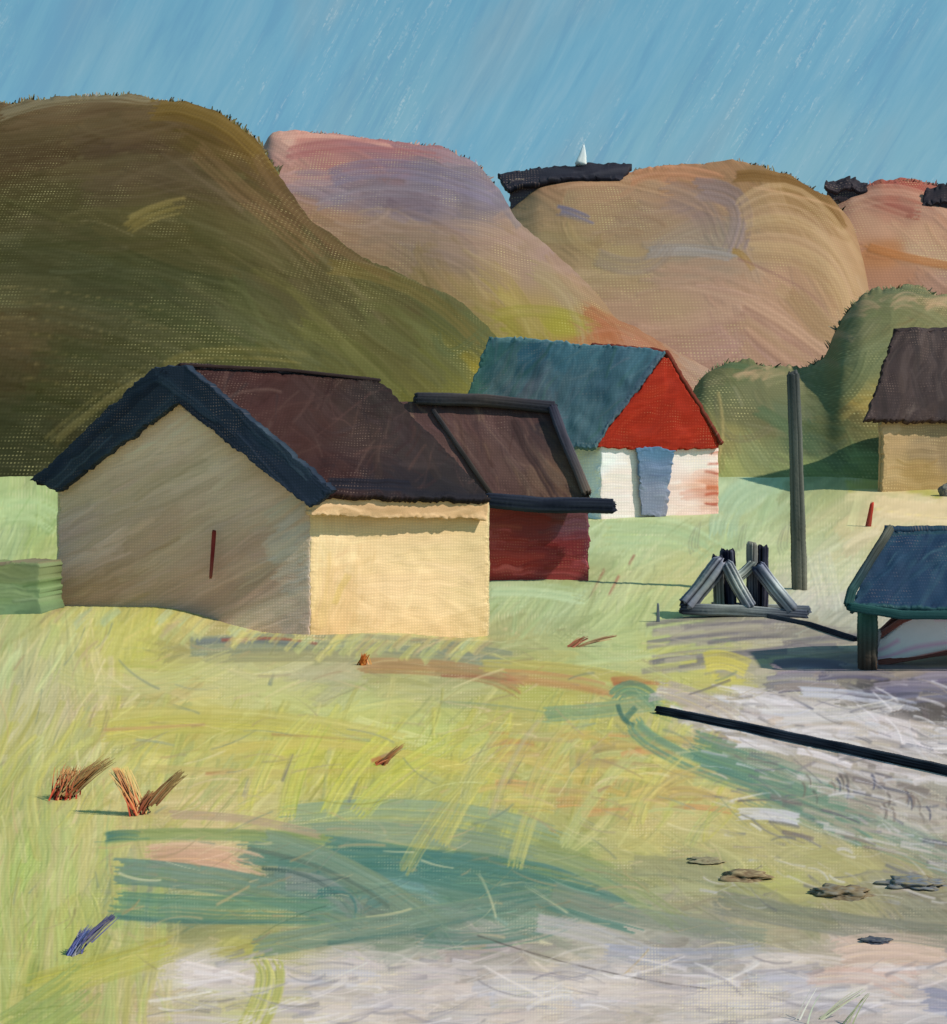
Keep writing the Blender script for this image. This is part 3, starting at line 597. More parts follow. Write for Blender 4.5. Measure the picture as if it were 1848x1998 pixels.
pc.stroke([(1300,380),(1360,400),(1400,470)], 60, (136,116,104), .5, .9, .3)
pc.stroke([(1260,495),(1340,488),(1430,500)], 26, (140,138,130), .75, .8, .3)
pc.stroke([(1090,410),(1120,418),(1155,435)], 24, (108,108,128), .8, .8, .3)
pc.stroke([(1110,435),(1140,480),(1230,520)], 26, (162,142,96), .45, 1, .3)
pc.stroke([(1160,500),(1250,520),(1300,480)], 40, (136,124,108), .5, .9, .3)
pc.stroke([(1430,345),(1560,360),(1640,440)], 26, (112,84,44), .8, .9, .2)
for k in range(8): pc.stroke([(1440+k*4, 400+k*14), (1560+k*6, 378+k*22), (1680-k*4, 520+k*16)], 26, [(172,146,106),(162,134,98),(168,140,108)][k % 3], .6, 1.1, .2)
for k in range(6): pc.stroke([(1448, 590+k*16), (1540, 640+k*22), (1640-k*6, 720+k*10)], 26, [(172,138,112),(154,122,102),(166,136,104)][k % 3], .6, 1.1, .2)
pc.stroke([(1428,490),(1450,500),(1470,530)], 16, (150,118,58), .8, .8, .3)
pc.stroke([(1440,505),(1560,560),(1620,620)], 8, (140,106,96), .6, .8, .3)
pc.stroke([(1470,365),(1690,440),(1690,560)], 7, (184,150,112), .6, .8, .3)
hill('hill', [(900,560),(950,450),(1000,398),(1050,354),(1120,338),(1230,334),(1300,326),(1400,318),(1440,316),(1500,328),(1550,350),(1620,385),(1665,440),(1690,520),(1700,620),(1760,700),(1900,760),(2100,820)], 130, 175, pc, 'tan sandy hill in the middle with a brown heath rim', L=(1.07, 1.17, 1.10), seed=41, fuzz=4)
pd = Paint(1480, 290, 3600, 1000, seed=8)
pd.keys([(1630,400,(186,126,102)),(1700,400,(200,134,108)),(1800,395,(176,124,104)),(1700,440,(206,146,116)),(1800,460,(202,146,116)),(1720,500,(190,122,82)),(1800,500,(200,150,120)),(1750,540,(184,124,96)),(1830,560,(186,136,116)),(1750,358,(170,80,68)),(1850,600,(160,110,90)),(1700,365,(150,88,78)),(1740,600,(170,120,100)),(2200,500,(170,130,100))], warp=24)
pd.fill(260, (20, 46), (80, 190), -26, 12, .6, .9, .5, 8, curve=.25)
pd.fill(300, (8, 22), (50, 150), -26, 12, .5, 1.2, .7, 8, curve=.2)
pd.stroke([(1660,395),(1760,380),(1860,430)], 40, (206,146,120), .7, .9, .2)
pd.stroke([(1690,480),(1760,500),(1860,520)], 20, (184,108,62), .7, .9, .3)
hill('hill', [(1480,640),(1560,470),(1610,400),(1660,372),(1720,352),(1780,350),(1830,362),(1900,372),(2200,330),(2600,360),(3400,520)], 176, 215, pd, 'coral pink hill at the right edge below the dark huts', L=(1.34, 1.18, 1.12), seed=51, fuzz=4)

pE = Paint(1240, 500, 2700, 1080, seed=9)
pE.keys([(1400,720,(104,106,74)),(1440,715,(80,92,62)),(1500,760,(96,100,72)),(1480,820,(92,94,66)),(1420,860,(126,122,78)),(1420,920,(136,142,90)),(1540,800,(86,98,74)),(1580,850,(72,90,66)),(1520,900,(104,114,80)),(1600,930,(112,128,84)),(1640,760,(92,100,70)),(1650,640,(106,110,78)),(1700,600,(104,108,76)),(1740,565,(92,100,74)),(1800,590,(112,106,76)),(1660,820,(96,92,58)),(1680,780,(158,138,74)),(1700,930,(118,134,84)),(1640,970,(122,142,92)),(1800,700,(104,110,76)),(1700,700,(100,108,76)),(2200,700,(110,110,76)),(1380,960,(150,168,112))], warp=24)
eang = lambda x, y: (-35 if y > 700 else 25)+20*math.sin(x/70+y/90)
pE.fill(260, (20, 46), (60, 190), eang, 14, .55, .8, .5, 7, curve=.25)
pE.fill(420, (6, 20), (40, 150), eang, 18, .5, 1.2, .7, 8, curve=.25)
pE.stroke([(1390,715),(1430,712),(1480,722)], 16, (72,90,64), .8, 1, .4)
pE.stroke([(1480,800),(1560,850),(1600,890)], 30, (74,96,70), .6, .9, .3)
pE.stroke([(1640,640),(1720,590),(1850,640)], 34, (108,112,80), .7, .9, .2)
pE.stroke([(1720,565),(1800,572),(1880,596)], 16, (88,98,72), .8, .9, .3)
pE.stroke([(1600,800),(1660,760),(1690,700)], 34, (90,98,66), .6, .9, .3)
pE.stroke([(1400,760),(1410,840),(1400,900)], 10, (146,132,84), .6, 1.2, .6)
for k in range(46):
    t_ = pE.rng.random(); x = 1380+470*t_; y = np.interp(x, [1380,1420,1500,1570,1615,1640,1680,1740,1850], [735,712,718,728,696,628,582,564,586])+pE.rng.uniform(-4, 22)
    pE.stroke([(x-22, y+10), (x, y), (x+24, y+pE.rng.uniform(-8, 12))], pE.rng.uniform(8, 20), [(146,126,98),(120,116,86),(156,134,106),(104,108,78)][k % 4], .6, 1.2, .5)
hill('hill', [(1240,960),(1330,800),(1372,728),(1420,706),(1500,712),(1570,722),(1615,690),(1640,620),(1680,575),(1740,556),(1800,562),(1900,600),(2100,640),(2500,700)], 70.5, 96, pE, 'low sage green slope behind the tall pole and the tan cottage', L=(.84, .96, 1.0), seed=61, fuzz=9)

# ---------------------------------------------------------------- FARMHOUSE
Lshade = (.385, .49, .445); Lsun = (1.04, 1.10, .98)
L3, C3, R3 = (120, 27.6), (605, 26.4), (952, 28.9)
fh = empty('farmhouse', W(605, 1245, 26.4), 'large house with shaded tan gable, sunlit cream side wall and black edged brown roof', 'house')
pg = Paint(60, 740, 680, 1300, seed=11)
pg.keys([(345,800,(156,144,116)),(300,850,(148,136,112)),(250,900,(150,138,114)),(450,900,(148,138,114)),(550,960,(142,132,108)),(150,980,(140,132,106)),(150,1050,(140,128,108)),(300,1050,(136,122,98)),(450,1050,(138,126,104)),(400,1120,(136,120,98)),(500,1080,(140,126,100)),(570,1060,(140,136,114)),(590,1150,(138,134,116)),(580,1220,(142,136,120)),(480,1180,(130,118,98)),(200,1150,(130,114,92)),(350,1170,(130,114,92)),(500,1230,(140,132,110)),(250,1180,(150,132,100))], warp=20)  # tan darker than the side wall: part of the gable's shade is in albedo
pg.fill(240, (20, 46), (90, 240), 27, 6, .55, .8, .5, 6, curve=.06)
pg.fill(420, (6, 18), (60, 220), 27, 6, .5, 1.3, .7, 9, curve=.06)
pg.fill(26, (16, 34), (40, 90), 30, 8, .5, 1, .6, 6, box=(545, 990, 610, 1220), cols=[(138,142,126),(132,138,128),(146,142,120)])
S2 = (np.array(W(*R3[:1], 1245, R3[1]))-np.array(W(605, 1245, 26.4)))
S2[2] = 0
o = panel('gable_wall', [W(116, 944, L3[1]), W(345, 785, 27.0), W(606, 982, 26.4)], [W(112, 1262, L3[1]), W(345, 1272, 27.0), W(606, 1280, 26.4)], pg, Lshade, M['plaster'], fh, .2, ragged=2.2)
o['label'] = 'shaded tan gable wall'
pw = Paint(580, 940, 980, 1320, seed=12)
pw.keys([(620,1050,(238,214,160)),(700,1050,(244,218,166)),(850,1060,(236,210,158)),(920,1060,(222,200,146)),(640,1150,(236,206,146)),(750,1150,(240,212,160)),(900,1150,(226,202,150)),(620,1230,(222,190,130)),(800,1220,(232,204,150)),(930,1230,(214,188,132))], warp=20)
pw.fill(110, (26, 60), (60, 200), lambda x, y: 75 if x < 690 else 5, 14, .5, .5, .4, 6)
pw.fill(110, (8, 20), (60, 160), lambda x, y: 80 if y > 1120 else 2, 12, .35, 1.2, .7, 8)
pw.stroke([(650,1180),(665,1150),(680,1120)], 16, (224,196,118), .6, .9, .4)
pw.stroke([(625,1230),(640,1150),(645,1080)], 18, (226,196,132), .5, .9, .4)
o = panel('side_wall', [W(606, 968, 26.4), W(952, 978, R3[1])], [W(606, 1290, 26.4), W(952, 1300, R3[1])], pw, Lsun, M['plaster'], fh, .2, ragged=2.2)
o['label'] = 'sunlit cream side wall'
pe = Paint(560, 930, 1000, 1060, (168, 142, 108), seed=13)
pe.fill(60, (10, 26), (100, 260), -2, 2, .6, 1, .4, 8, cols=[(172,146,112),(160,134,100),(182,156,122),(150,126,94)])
panel('eave_board', [W(612, 958, 26.0), W(955, 968, 28.6)], [W(608, 1005, 26.0), W(740, 1012, 26.95), W(870, 1022, 27.9), W(948, 1004, 28.6)][:1]+[W(948, 1014, 28.6)], pe, (.58, .62, .6), M['timber'], fh, .22, ragged=2.5)  # taupe strip for the soffit, with the shade under the eave in its colour
pr = Paint(300, 660, 1010, 1020, seed=14)
pr.keys([(420,715,(64,40,42)),(520,725,(72,44,42)),(640,740,(66,48,44)),(740,760,(48,40,40)),(500,800,(76,48,46)),(600,850,(72,46,42)),(700,850,(70,54,50)),(800,880,(60,50,50)),(900,940,(50,44,46)),(650,930,(66,40,40)),(760,950,(44,38,44)),(860,960,(38,36,42))], warp=16)
pr.fill(150, (16, 40), (60, 180), lambda x, y: -40 if x > 600 else 10, 22, .5, 1, .5, 6)
pr.fill(260, (4, 12), (30, 110), 48, 30, .45, 1.4, .7, 12, cols=[(84,60,56),(104,82,74),(58,36,38),(42,36,40),(92,66,60)])
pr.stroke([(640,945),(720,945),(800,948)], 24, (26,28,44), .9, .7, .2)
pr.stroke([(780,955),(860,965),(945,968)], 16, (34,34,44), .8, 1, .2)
Lroof = (1.6, 1.75, 1.75)
RF, RB = W(356, 714, 27.15), W(742, 744, 29.7)
EF, EB = W(632, 964, 25.95), W(960, 974, 28.5)
panel('roof', [RF, RB], [EF, EB], pr, Lroof, M['roof'], fh, .14, ragged=2.5)
Lf = W(72, 948, 27.6)
pk = Paint(-100, 600, 1100, 1020, (44, 38, 44), seed=15)
panel('roof', [RF, RB], [Lf, Lf+(EB-EF)], pk, Lroof, M['roof'], fh, .14, step=8)
pbk = Paint(20, 680, 700, 1020, (26, 34, 50), seed=16)
pbk.fill(60, (14, 34), (90, 240), lambda x, y: 42 if x < 330 else -44, 4, .6, .9, .4, 5, cols=[(24,32,48),(34,46,62),(20,24,38),(30,38,56)], curve=.03)
Lb = (.50, .52, .6)
panel('bargeboard', [W(60, 938, 27.35), W(298, 716, 26.75), W(362, 710, 26.7), W(652, 958, 25.85)],
      [W(112, 960, 27.35), W(337, 790, 26.75), W(350, 788, 26.7), W(606, 990, 25.85)], pbk, Lb, M['roof'], fh, .3, ragged=3)
rc = add('ridge_cap', [bar([W(350, 712, 27.0), W(560, 722, 28.4), W(742, 742, 29.75)], .07, [(50,34,36),(44,34,38)], 1.6)], M['roof'], fh)
# hidden far walls close the volume
pf = Paint(-100, 600, 1100, 1320, (200, 180, 140), seed=17)
Lw, Cw, Rw = W(116, 944, 27.6), W(606, 975, 26.4), W(952, 975, 28.9); Sv = Rw-Cw; Sv[2] = 0
def dn(p, z=-.6): q = np.array(p, float); q[2] = z; return q
panel('far_wall', [Lw, Lw+Sv], [dn(Lw), dn(Lw+Sv)], pf, (1, 1, 1), M['plaster'], fh, .15, step=10)
panel('far_wall', [Lw+Sv, W(345, 785, 27.0)+Sv, Rw], [dn(Lw+Sv), dn(W(345, 785, 27.0)+Sv), dn(Rw)], pf, (1, 1, 1), M['plaster'], fh, .15, step=10)
o = add('window', [bar([W(418, 1036, 26.62), W(415, 1080, 26.62), W(411, 1128, 26.62)], .10, [(128,50,46),(116,42,44),(128,70,60)], .9, taper=(.8, .6))], M['timber'], fh)
o['label'] = 'thin dark red slit window'

# ---------------------------------------------------------------- DARK RED SHED behind
sh = empty('shed', W(1050, 1135, 37), 'dark red shed with sagging brown roof and thick black gutter beside the cream wall', 'shed')
ps = Paint(900, 960, 1200, 1180, seed=18)
ps.keys([(960,1020,(92,48,44)),(1050,1020,(82,42,42)),(1130,1020,(76,60,72)),(1000,1060,(100,44,40)),(1100,1070,(84,36,38)),(1000,1110,(120,48,42)),(1100,1115,(96,44,42)),(1140,1080,(72,38,48))])
ps.fill(140, (5, 16), (40, 150), -2, 5, .6, 1.3, .6, 14)
panel('wall', [W(948, 985, 37), W(1150, 985, 37)], [W(944, 1150, 37), W(1148, 1148, 37)], ps, (.36, .52, .48), M['paint'], sh, .15, ragged=4)
psr = Paint(780, 740, 1200, 1010, seed=19)
psr.keys([(860,810,(92,70,68)),(960,830,(96,72,70)),(1060,830,(84,64,64)),(920,880,(98,76,72)),(1020,900,(100,78,72)),(1100,900,(104,82,68)),(1000,950,(92,70,66)),(1110,950,(108,86,70)),(1080,840,(60,52,56))])
psr.fill(120, (10, 26), (50, 150), -58, 10, .5, 1, .5, 8)
psr.fill(160, (4, 9), (30, 90), -62, 16, .5, 1.4, .7, 10, cols=[(126,100,84),(84,62,62),(70,54,56),(136,112,92)])
psr.stroke([(1000,815),(1030,880),(1085,970)], 20, (62,46,48), .75, 1, .2)
panel('roof', [W(780, 783, 38.3), W(1080, 798, 38.3)], [W(925, 978, 36.6), W(1150, 976, 36.6)], psr, (1.2, 1.35, 1.35), M['roof'], sh, .14, ragged=2.5)
panel('roof', [W(822, 785, 38.4), W(1080, 798, 38.4)], [W(830, 960, 41), W(1070, 960, 41)], psr, Lroof, M['roof'], sh, .14, step=8)
add('ridge_cap', [bar([W(812, 778, 38.2), W(950, 782, 38.2), W(1084, 796, 38.2)], .34, [(40,42,52),(58,52,52),(34,36,48)], .9)], M['roof'], sh)
add('verge_board', [bar([W(1078, 795, 38.1), W(1098, 850, 37.6), W(1128, 920, 37.0), W(1146, 965, 36.6)], .26, [(44,44,58),(52,50,60),(84,72,64)], .8)], M['roof'], sh)
add('verge_board', [bar([W(845, 800, 38.1), W(900, 880, 37.4), W(962, 970, 36.6)], .12, [(40,38,42),(46,40,36)], .8)], M['roof'], sh)
add('gutter', [bar([W(950, 976, 36.4), W(1060, 986, 36.4), W(1150, 986, 36.4), W(1198, 988, 36.4)], .40, [(30,34,46),(24,28,40)], .6)], M['timber'], sh)
pq = Paint(780, 940, 1300, 1180, (90, 46, 42), seed=20)
panel('wall', [W(1149, 985, 37.1), W(1140, 985, 40.5)], [W(1149, 1150, 37.1), W(1140, 1130, 40.5)], pq, 1, M['paint'], sh, .12, step=6)
panel('wall', [W(952, 985, 37.1), W(960, 985, 40.5)], [W(952, 1150, 37.1), W(960, 1130, 40.5)], pq, 1, M['paint'], sh, .12, step=6)

# ---------------------------------------------------------------- WHITE HOUSE with red gable
wh = empty('white_house', W(1280, 1008, 56), 'white cottage with bright red gable, blue slate roof and blue grey door', 'house')
p1 = Paint(1080, 840, 1440, 1040, seed=23)
p1.keys([(1150,900,(236,236,228)),(1200,920,(236,222,204)),(1280,920,(232,220,208)),(1360,920,(238,226,210)),(1200,980,(230,220,206)),(1350,980,(228,212,196)),(1390,960,(206,150,120))])
p1.fill(90, (8, 26), (40, 130), 2, 6, .5, 1, .5, 8)
p1.fill(6, (6, 12), (24, 50), 4, 8, .8, 1, .5, 6, box=(1385, 880, 1402, 1000), cols=[(176,84,58),(190,110,70),(160,70,50)])
panel('wall', [W(1172, 862, 55.2), W(1402, 866, 57.6)], [W(1172, 1022, 55.2), W(1402, 1022, 57.6)], p1, (.9, .98, .86), M['plaster'], wh, .2, ragged=1.2)
p1b = Paint(1060, 830, 1240, 1040, (240, 242, 238), seed=24)
p1b.fill(20, (6, 16), (30, 60), 85, 8, .5, 1, .5, 8, cols=[(232,232,216),(206,208,130),(244,244,240)])
panel('wall', [W(1118, 862, 57), W(1171, 862, 55.2)], [W(1118, 1022, 57), W(1171, 1022, 55.2)], p1b, (.62, .62, .66), M['plaster'], wh, .2, ragged=3)
p2 = Paint(1140, 660, 1440, 900, (164, 54, 34), seed=25)
p2.fill(70, (10, 30), (40, 130), 30, 20, .55, .9, .5, 6, cols=[(170,56,34),(156,48,32),(150,50,34),(178,62,38)])
o = panel('gable', [W(1166, 866, 55.0), W(1296, 694, 56.3), W(1302, 694, 56.4), W(1404, 868, 57.4)], [W(1166, 872, 55.0), W(1290, 876, 56.2), W(1300, 876, 56.3), W(1404, 874, 57.4)], p2, (1.12, 1.8, 2.2), M['paint'], wh, .2, ragged=3)
p3 = Paint(840, 620, 1340, 900, seed=26)
p3.keys([(960,680,(58,92,92)),(1050,690,(54,88,104)),(1150,690,(74,108,120)),(1240,700,(72,104,118)),(930,740,(66,98,86)),(1030,760,(92,96,104)),(1120,780,(76,98,106)),(1200,760,(62,86,98)),(1130,840,(82,106,114)),(960,800,(80,100,98))])
p3.fill(120, (14, 34), (50, 150), 60, 12, .5, 1, .5, 7)
p3.fill(220, (4, 10), (30, 100), 52, 16, .45, 1.4, .7, 10, cols=[(92,114,120),(60,88,100),(108,120,124),(64,96,88),(98,98,110)])
p3.stroke([(970,660),(1080,664),(1200,672)], 14, (120,146,150), .7, 1, .4)
p3.stroke([(1290,690),(1230,770),(1165,865)], 16, (70,84,100), .7, .8, .2)
panel('roof', [W(955, 654, 60), W(1296, 684, 56.4)], [W(880, 866, 58), W(1158, 872, 54.8)], p3, (.95, .95, .95), M['roof'], wh, .2, ragged=3)
p3b = Paint(1240, 660, 1460, 900, (132, 62, 48), seed=27)
panel('roof', [W(1150, 674, 60), W(1299, 688, 56.5)], [W(1290, 866, 64), W(1408, 870, 57.3)], p3b, Lroof, M['roof'], wh, .2, step=4)
p4 = Paint(1220, 850, 1340, 1030, seed=28)
p4.keys([(1280,880,(96,132,158)),(1280,930,(112,132,156)),(1270,980,(140,146,162)),(1300,1000,(150,148,158))])
p4.fill(40, (5, 12), (30, 70), 3, 6, .6, 1, .5, 12)
o = panel('door', [W(1243, 872, 55.68), W(1314, 874, 56.41)], [W(1254, 1006, 55.79), W(1300, 1006, 56.28)], p4, (1.2, 1.2, 1.05), M['paint'], wh, .05, ragged=3.5)

# ---------------------------------------------------------------- RIGHT HOUSE
rh = empty('cottage', W(1800, 945, 66), 'tan walled cottage with dark brown roof at the right edge among shrubs', 'house')
p5 = Paint(1680, 780, 2200, 980, seed=29)
p5.keys([(1740,850,(186,154,114)),(1800,850,(158,134,104)),(1840,880,(150,126,96)),(1740,920,(186,156,112)),(1800,925,(172,140,92)),(2000,900,(160,136,104))])
p5.fill(90, (6, 18), (40, 130), 3, 6, .55, 1.2, .5, 10)
panel('wall', [W(1722, 815, 66), W(2100, 822, 70)], [W(1722, 965, 66), W(2100, 965, 70)], p5, (1.0, .98, .95), M['plaster'], rh, .2, ragged=3)
p6 = Paint(1650, 600, 2200, 860, (66, 54, 56), seed=30)
p6.fill(180, (8, 26), (40, 150), 82, 14, .5, 1.2, .5, 8, cols=[(62,52,54),(84,72,72),(52,46,50),(104,90,86),(74,60,58)])
p6.stroke([(1695,822),(1770,828),(2000,830)], 12, (34,34,40), .9, .8, .1)
panel('roof', [W(1748, 646, 69), W(2120, 640, 73)], [W(1690, 818, 65.2), W(2140, 828, 69.6)], p6, Lroof, M['roof'], rh, .25, ragged=4)
panel('roof', [W(1748, 646, 69.1), W(2120, 640, 73.1)], [W(1740, 780, 73), W(2100, 780, 77)], p6, Lroof, M['roof'], rh, .25, step=8)
panel('wall', [W(1722, 815, 66.2), W(1728, 815, 72)], [W(1722, 965, 66.2), W(1728, 950, 72)], p5, (1, 1, 1), M['plaster'], rh, .2, step=6)

# ---------------------------------------------------------------- HUTS ON THE RIDGE
h1 = empty('hilltop_house', W(1060, 420, 170), 'long black roofed house on the ridge with a small white peak above it', 'house')
p7 = Paint(940, 280, 1260, 460, (44, 42, 52), seed=33)
p7.fill(60, (6, 14), (60, 180), 6, 5, .6, 1, .4, 6, cols=[(38,36,46),(52,48,58),(60,54,60)])
panel('roof', [W(972, 342, 171.5), W(1050, 326, 171.5), W(1150, 318, 171.5), W(1232, 322, 171.5)], [W(990, 366, 168), W(1070, 352, 168), W(1160, 344, 168), W(1212, 348, 168)], p7, (1.1, 1.1, 1.1), M['roof'], h1, .6, ragged=3)
p8 = Paint(960, 330, 1240, 470, (76, 66, 72), seed=34)
p8.fill(40, (8, 18), (30, 80), 60, 14, .6, 1, .4, 8)
panel('wall', [W(992, 352, 169), W(1088, 346, 169)], [W(1000, 430, 169), W(1052, 402, 169)], p8, (.8, .8, .8), M['paint'], h1, .5, ragged=3)
panel('wall', [W(1088, 346, 169.6), W(1200, 340, 173)], [W(1088, 400, 169.6), W(1200, 380, 173)], p8, (.8, .8, .8), M['paint'], h1, .5, step=5)
add('chimney', [bar([W(1132, 322, 171.5), W(1136, 305, 171.5), W(1139, 284, 171.5)], 1.6, [(222,226,224),(206,216,222)], 1.1, taper=(1.0, .15), sides=14)], M['plaster'], h1)
def hut(px0, px1, pyt, pyb, Y, lab, seed):
    e = empty('hut', W((px0+px1)/2, pyb, Y), lab, 'hut', 'dark huts along the right ridge')
    p = Paint(px0-20, pyt-20, px1+20, pyb+40, (48, 42, 50), seed=seed)
    p.fill(30, (5, 12), (20, 60), 10, 16, .6, 1, .5, 8, cols=[(40,38,46),(62,52,58),(74,56,58)])
    m_ = (pyt+pyb)/2
    panel('roof', [W(px0+6, pyt+6, Y+2), W((px0+px1)/2, pyt, Y+2), W(px1-10, pyt+5, Y+2)], [W(px0, m_+6, Y), W((px0+px1)/2, m_+4, Y), W(px1, m_+8, Y)], p, 1.1, M['roof'], e, .6, ragged=5)
    panel('wall', [W(px0+8, m_, Y+.4), W(px1-6, m_, Y+.4)], [W(px0+10, pyb+14, Y+.4), W(px1-8, pyb+14, Y+.4)], p, .9, M['paint'], e, .6, ragged=4)
hut(1606, 1700, 348, 380, 210, 'small dark hut low on the ridge left of the coral hilltop', 36)
hut(1800, 1910, 358, 425, 206, 'dark hut on the ridge cut by the right edge of view', 37)

# ---------------------------------------------------------------- SHELTER with boat
GS = onground(1690, 1306); YS = float(GS[1])
sl = empty('boat_shelter', GS, 'low open shelter with deep blue sloping roof on a dark post', 'shelter')
p9 = Paint(1600, 1000, 2260, 1260, (38, 62, 88), seed=38)
p9.fill(130, (10, 28), (60, 170), 52, 8, .55, 1, .5, 6, cols=[(36,58,86),(44,72,96),(30,50,76),(48,78,96)])
p9.fill(120, (3, 7), (30, 110), 54, 10, .45, 1.3, .7, 8, cols=[(82,116,122),(60,92,108),(28,44,72)])
p9.stroke([(1650,1180),(1760,1196),(2100,1200)], 30, (48,88,88), .8, .9, .2)
p9.stroke([(1720,1045),(1800,1040),(2100,1044)], 10, (50,80,84), .8, .9, .2)
panel('roof', [W(1728, 1036, YS+1.4), W(2140, 1042, YS+1.4)], [W(1660, 1184, YS-.35), W(2200, 1198, YS-.35)], p9, (1.35, 1.3, 1.25), M['roof'], sl, .12, ragged=2.5)
panel('roof', [W(1728, 1036, YS+1.45), W(2140, 1042, YS+1.45)], [W(1700, 1170, YS+3), W(2100, 1170, YS+3)], p9, (1.3, 1.3, 1.25), M['roof'], sl, .12, step=6)
add('bargeboard', [bar([W(1738, 1030, YS+1.4), W(1700, 1090, YS+.6), W(1662, 1152, YS-.3), W(1654, 1182, YS-.4)], .13, [(78,78,70),(44,48,46),(34,48,54),(36,66,64)], .8, flat=.7)], M['timber'], sl)
add('eave_board', [bar([W(1656, 1184, YS-.42), W(1760, 1200, YS-.42), W(1860, 1200, YS-.42), W(2200, 1204, YS-.42)], .13, [(40,80,80),(44,78,80),(36,62,70)], 1.1, flat=.6)], M['timber'], sl)
for k, (pxx, yy) in enumerate(((1692, YS), (1752, YS+2.4), (2120, YS), (2060, YS+2.4))):
    g_ = groundz((pxx-CX)/F*yy, yy); pb_ = np.array([(pxx-CX)/F*yy, yy, float(g_)-.1])
    add('post', [bar([pb_, W(pxx, 1255, yy), W(pxx, 1190, yy)], .27 if k != 1 else .16, [(58,42,36),(50,52,46),(44,84,76)], .6)], M['timber'], sl)

def boat():
    x0 = W(1718, 1300, YS+.15)[0]; ln = 4.2; n = 60; m = 22; y0 = YS+.55
    e = empty('rowing_boat', (x0, y0, 0.02), 'pale lavender rowing boat with red brown rim resting under the blue roof', 'boat')
    V = []; C = []; rng = np.random.default_rng(4)
    for i in range(n):
        t = i/(n-1); b = math.sin(min(1, t*1.25)*math.pi/2)**.7*(1 if t < .7 else 1-.35*((t-.7)/.3)**2)
        top = .62+.30*math.exp(-((t-.16)/.12)**2)*0+.42*smooth(0, .35, t)-.10*smooth(.5, 1, t); top = .40+.52*float(smooth(0, .17, t))-.08*float(smooth(.5, 1, t))
        kz = .04+.30*float(smooth(0, .45, t))
        for j in range(m):
            s = j/(m-1)*2-1; a = abs(s)
            wv = .56*b*math.sin(a*math.pi/2)**.75*(1 if s > 0 else -1)
            z = kz+(top-kz)*(1-math.cos(a*math.pi/2))**.9
            V.append((x0+t*ln-.02*a, y0+wv, z))
            st_ = vnoise(np.array(a*12), np.array(t*3), 3)
            c_ = np.array((184,176,208))+(st_-.5)*70+(vnoise(np.array(a*22), np.array(t*4+a*3), 9)-.5)*46
            if a < .16: c_ = np.array((128,82,74))+(st_-.5)*30
            elif vnoise(np.array(a*14-t*2), np.array(t*1.6), 8) > .74: c_ = np.array((156,120,122))
            C.append(c_)
    V = np.array(V); q = gridfaces(n, m)
    inner = V.copy(); inner[:, 1] = y0+(V[:, 1]-y0)*.93; inner[:, 2] = V[:, 2]+.02*(V[:, 2] < .5); inner[:, 0] += .02
    F2 = [tuple(f) for f in q.tolist()]+[tuple(i+len(V) for i in f[::-1]) for f in q.tolist()]
    for i in range(n-1):
        for j in (0, m-1): F2.append((i*m+j, (i+1)*m+j, (i+1)*m+j+len(V), i*m+j+len(V)))
    F2.append(tuple((n-1)*m+j for j in range(m)))
    CC = albedo(np.array(C+C), (.26, .33, .27)); VV = np.concatenate([V, inner])
    o = link_mesh('hull', VV, F2, CC, np.full(len(VV), .5), None, M['paint']); reparent(o, e)
    for sgn, j in ((-1, 0), (1, m-1)):
        o = add('gunwale', [bar(V[np.arange(0, n, 6)*m+j]+np.array([0, 0, .02]), .085, [(132,84,76),(120,74,70)], .8)], M['timber'], e)
    add('stem', [bar([(x0-.03, y0-.05, .0), (x0-.05, y0-.08, .3), (x0+.02, y0-.08, .60)], .17, [(140,142,150),(92,94,104),(150,150,150)], .8, slow=40)], M['timber'], e)
    add('keel', [bar([(x0, y0-.04, .05), (x0+.9, y0-.04, .20), (x0+1.9, y0-.04, .34), (x0+4.1, y0-.04, .34)], .10, [(120,72,64),(86,60,58)], .8)], M['timber'], e)
    add('chock', [bar([(x0+1.9, y0-.45, .02), (x0+1.9, y0+.45, .02)], .5, [(58,52,52)], .8)], M['timber'], e)
    add('thwart', [bar([(x0+1.6, y0-.5, .62), (x0+1.6, y0+.5, .62)], .16, [(120,96,84)], .8)], M['timber'], e)
boat()

# ---------------------------------------------------------------- TRESTLE, POLE, RAIL, STAKES
GT = onground(1450, 1202); YT = float(GT[1])
tr = empty('timber_trestle', GT, 'grey blue timber trestle with crossed braces and upright stumps on the meadow', 'trestle')
T_ = lambda x, y, d=0: W(x, y, YT+d)
dark = [(40,44,60),(96,104,114),(52,56,74)]; grey = [(86,94,108),(134,142,140),(74,82,100)]
Lt = (.85, .9, .95)
add('sill', [bar([T_(1330, 1188, -.12), T_(1450, 1192, -.12), T_(1574, 1202, -.12)], .24, [(56,62,78),(120,128,128),(100,108,116),(48,54,72)], Lt, slow=46, rib=.3)], M['timber'], tr)
add('sill', [bar([T_(1390, 1182, .5), T_(1580, 1190, .5)], .18, grey, Lt, slow=40)], M['timber'], tr)
def brace(a, b, wd, c, s, da=0, db=0): add('brace', [bar([T_(*a, da), T_((a[0]+b[0])/2, (a[1]+b[1])/2+2, (da+db)/2), T_(*b, db)], wd, c, Lt, slow=85, rib=.4, seed=s)], M['timber'], tr)
brace((1338,1184), (1407,1096), 0.33, [(52,56,76),(110,118,122),(64,68,88)], 1, -.1, .1)
brace((1416,1100), (1464,1186), 0.25, grey, 2, 0, -.1)
brace((1470,1100), (1432,1132), 0.21, [(112,120,122),(140,148,144)], 3, .1, .0)
brace((1478,1104), (1546,1190), 0.28, [(60,66,90),(120,130,136),(84,92,108)], 4, .0, -.1)
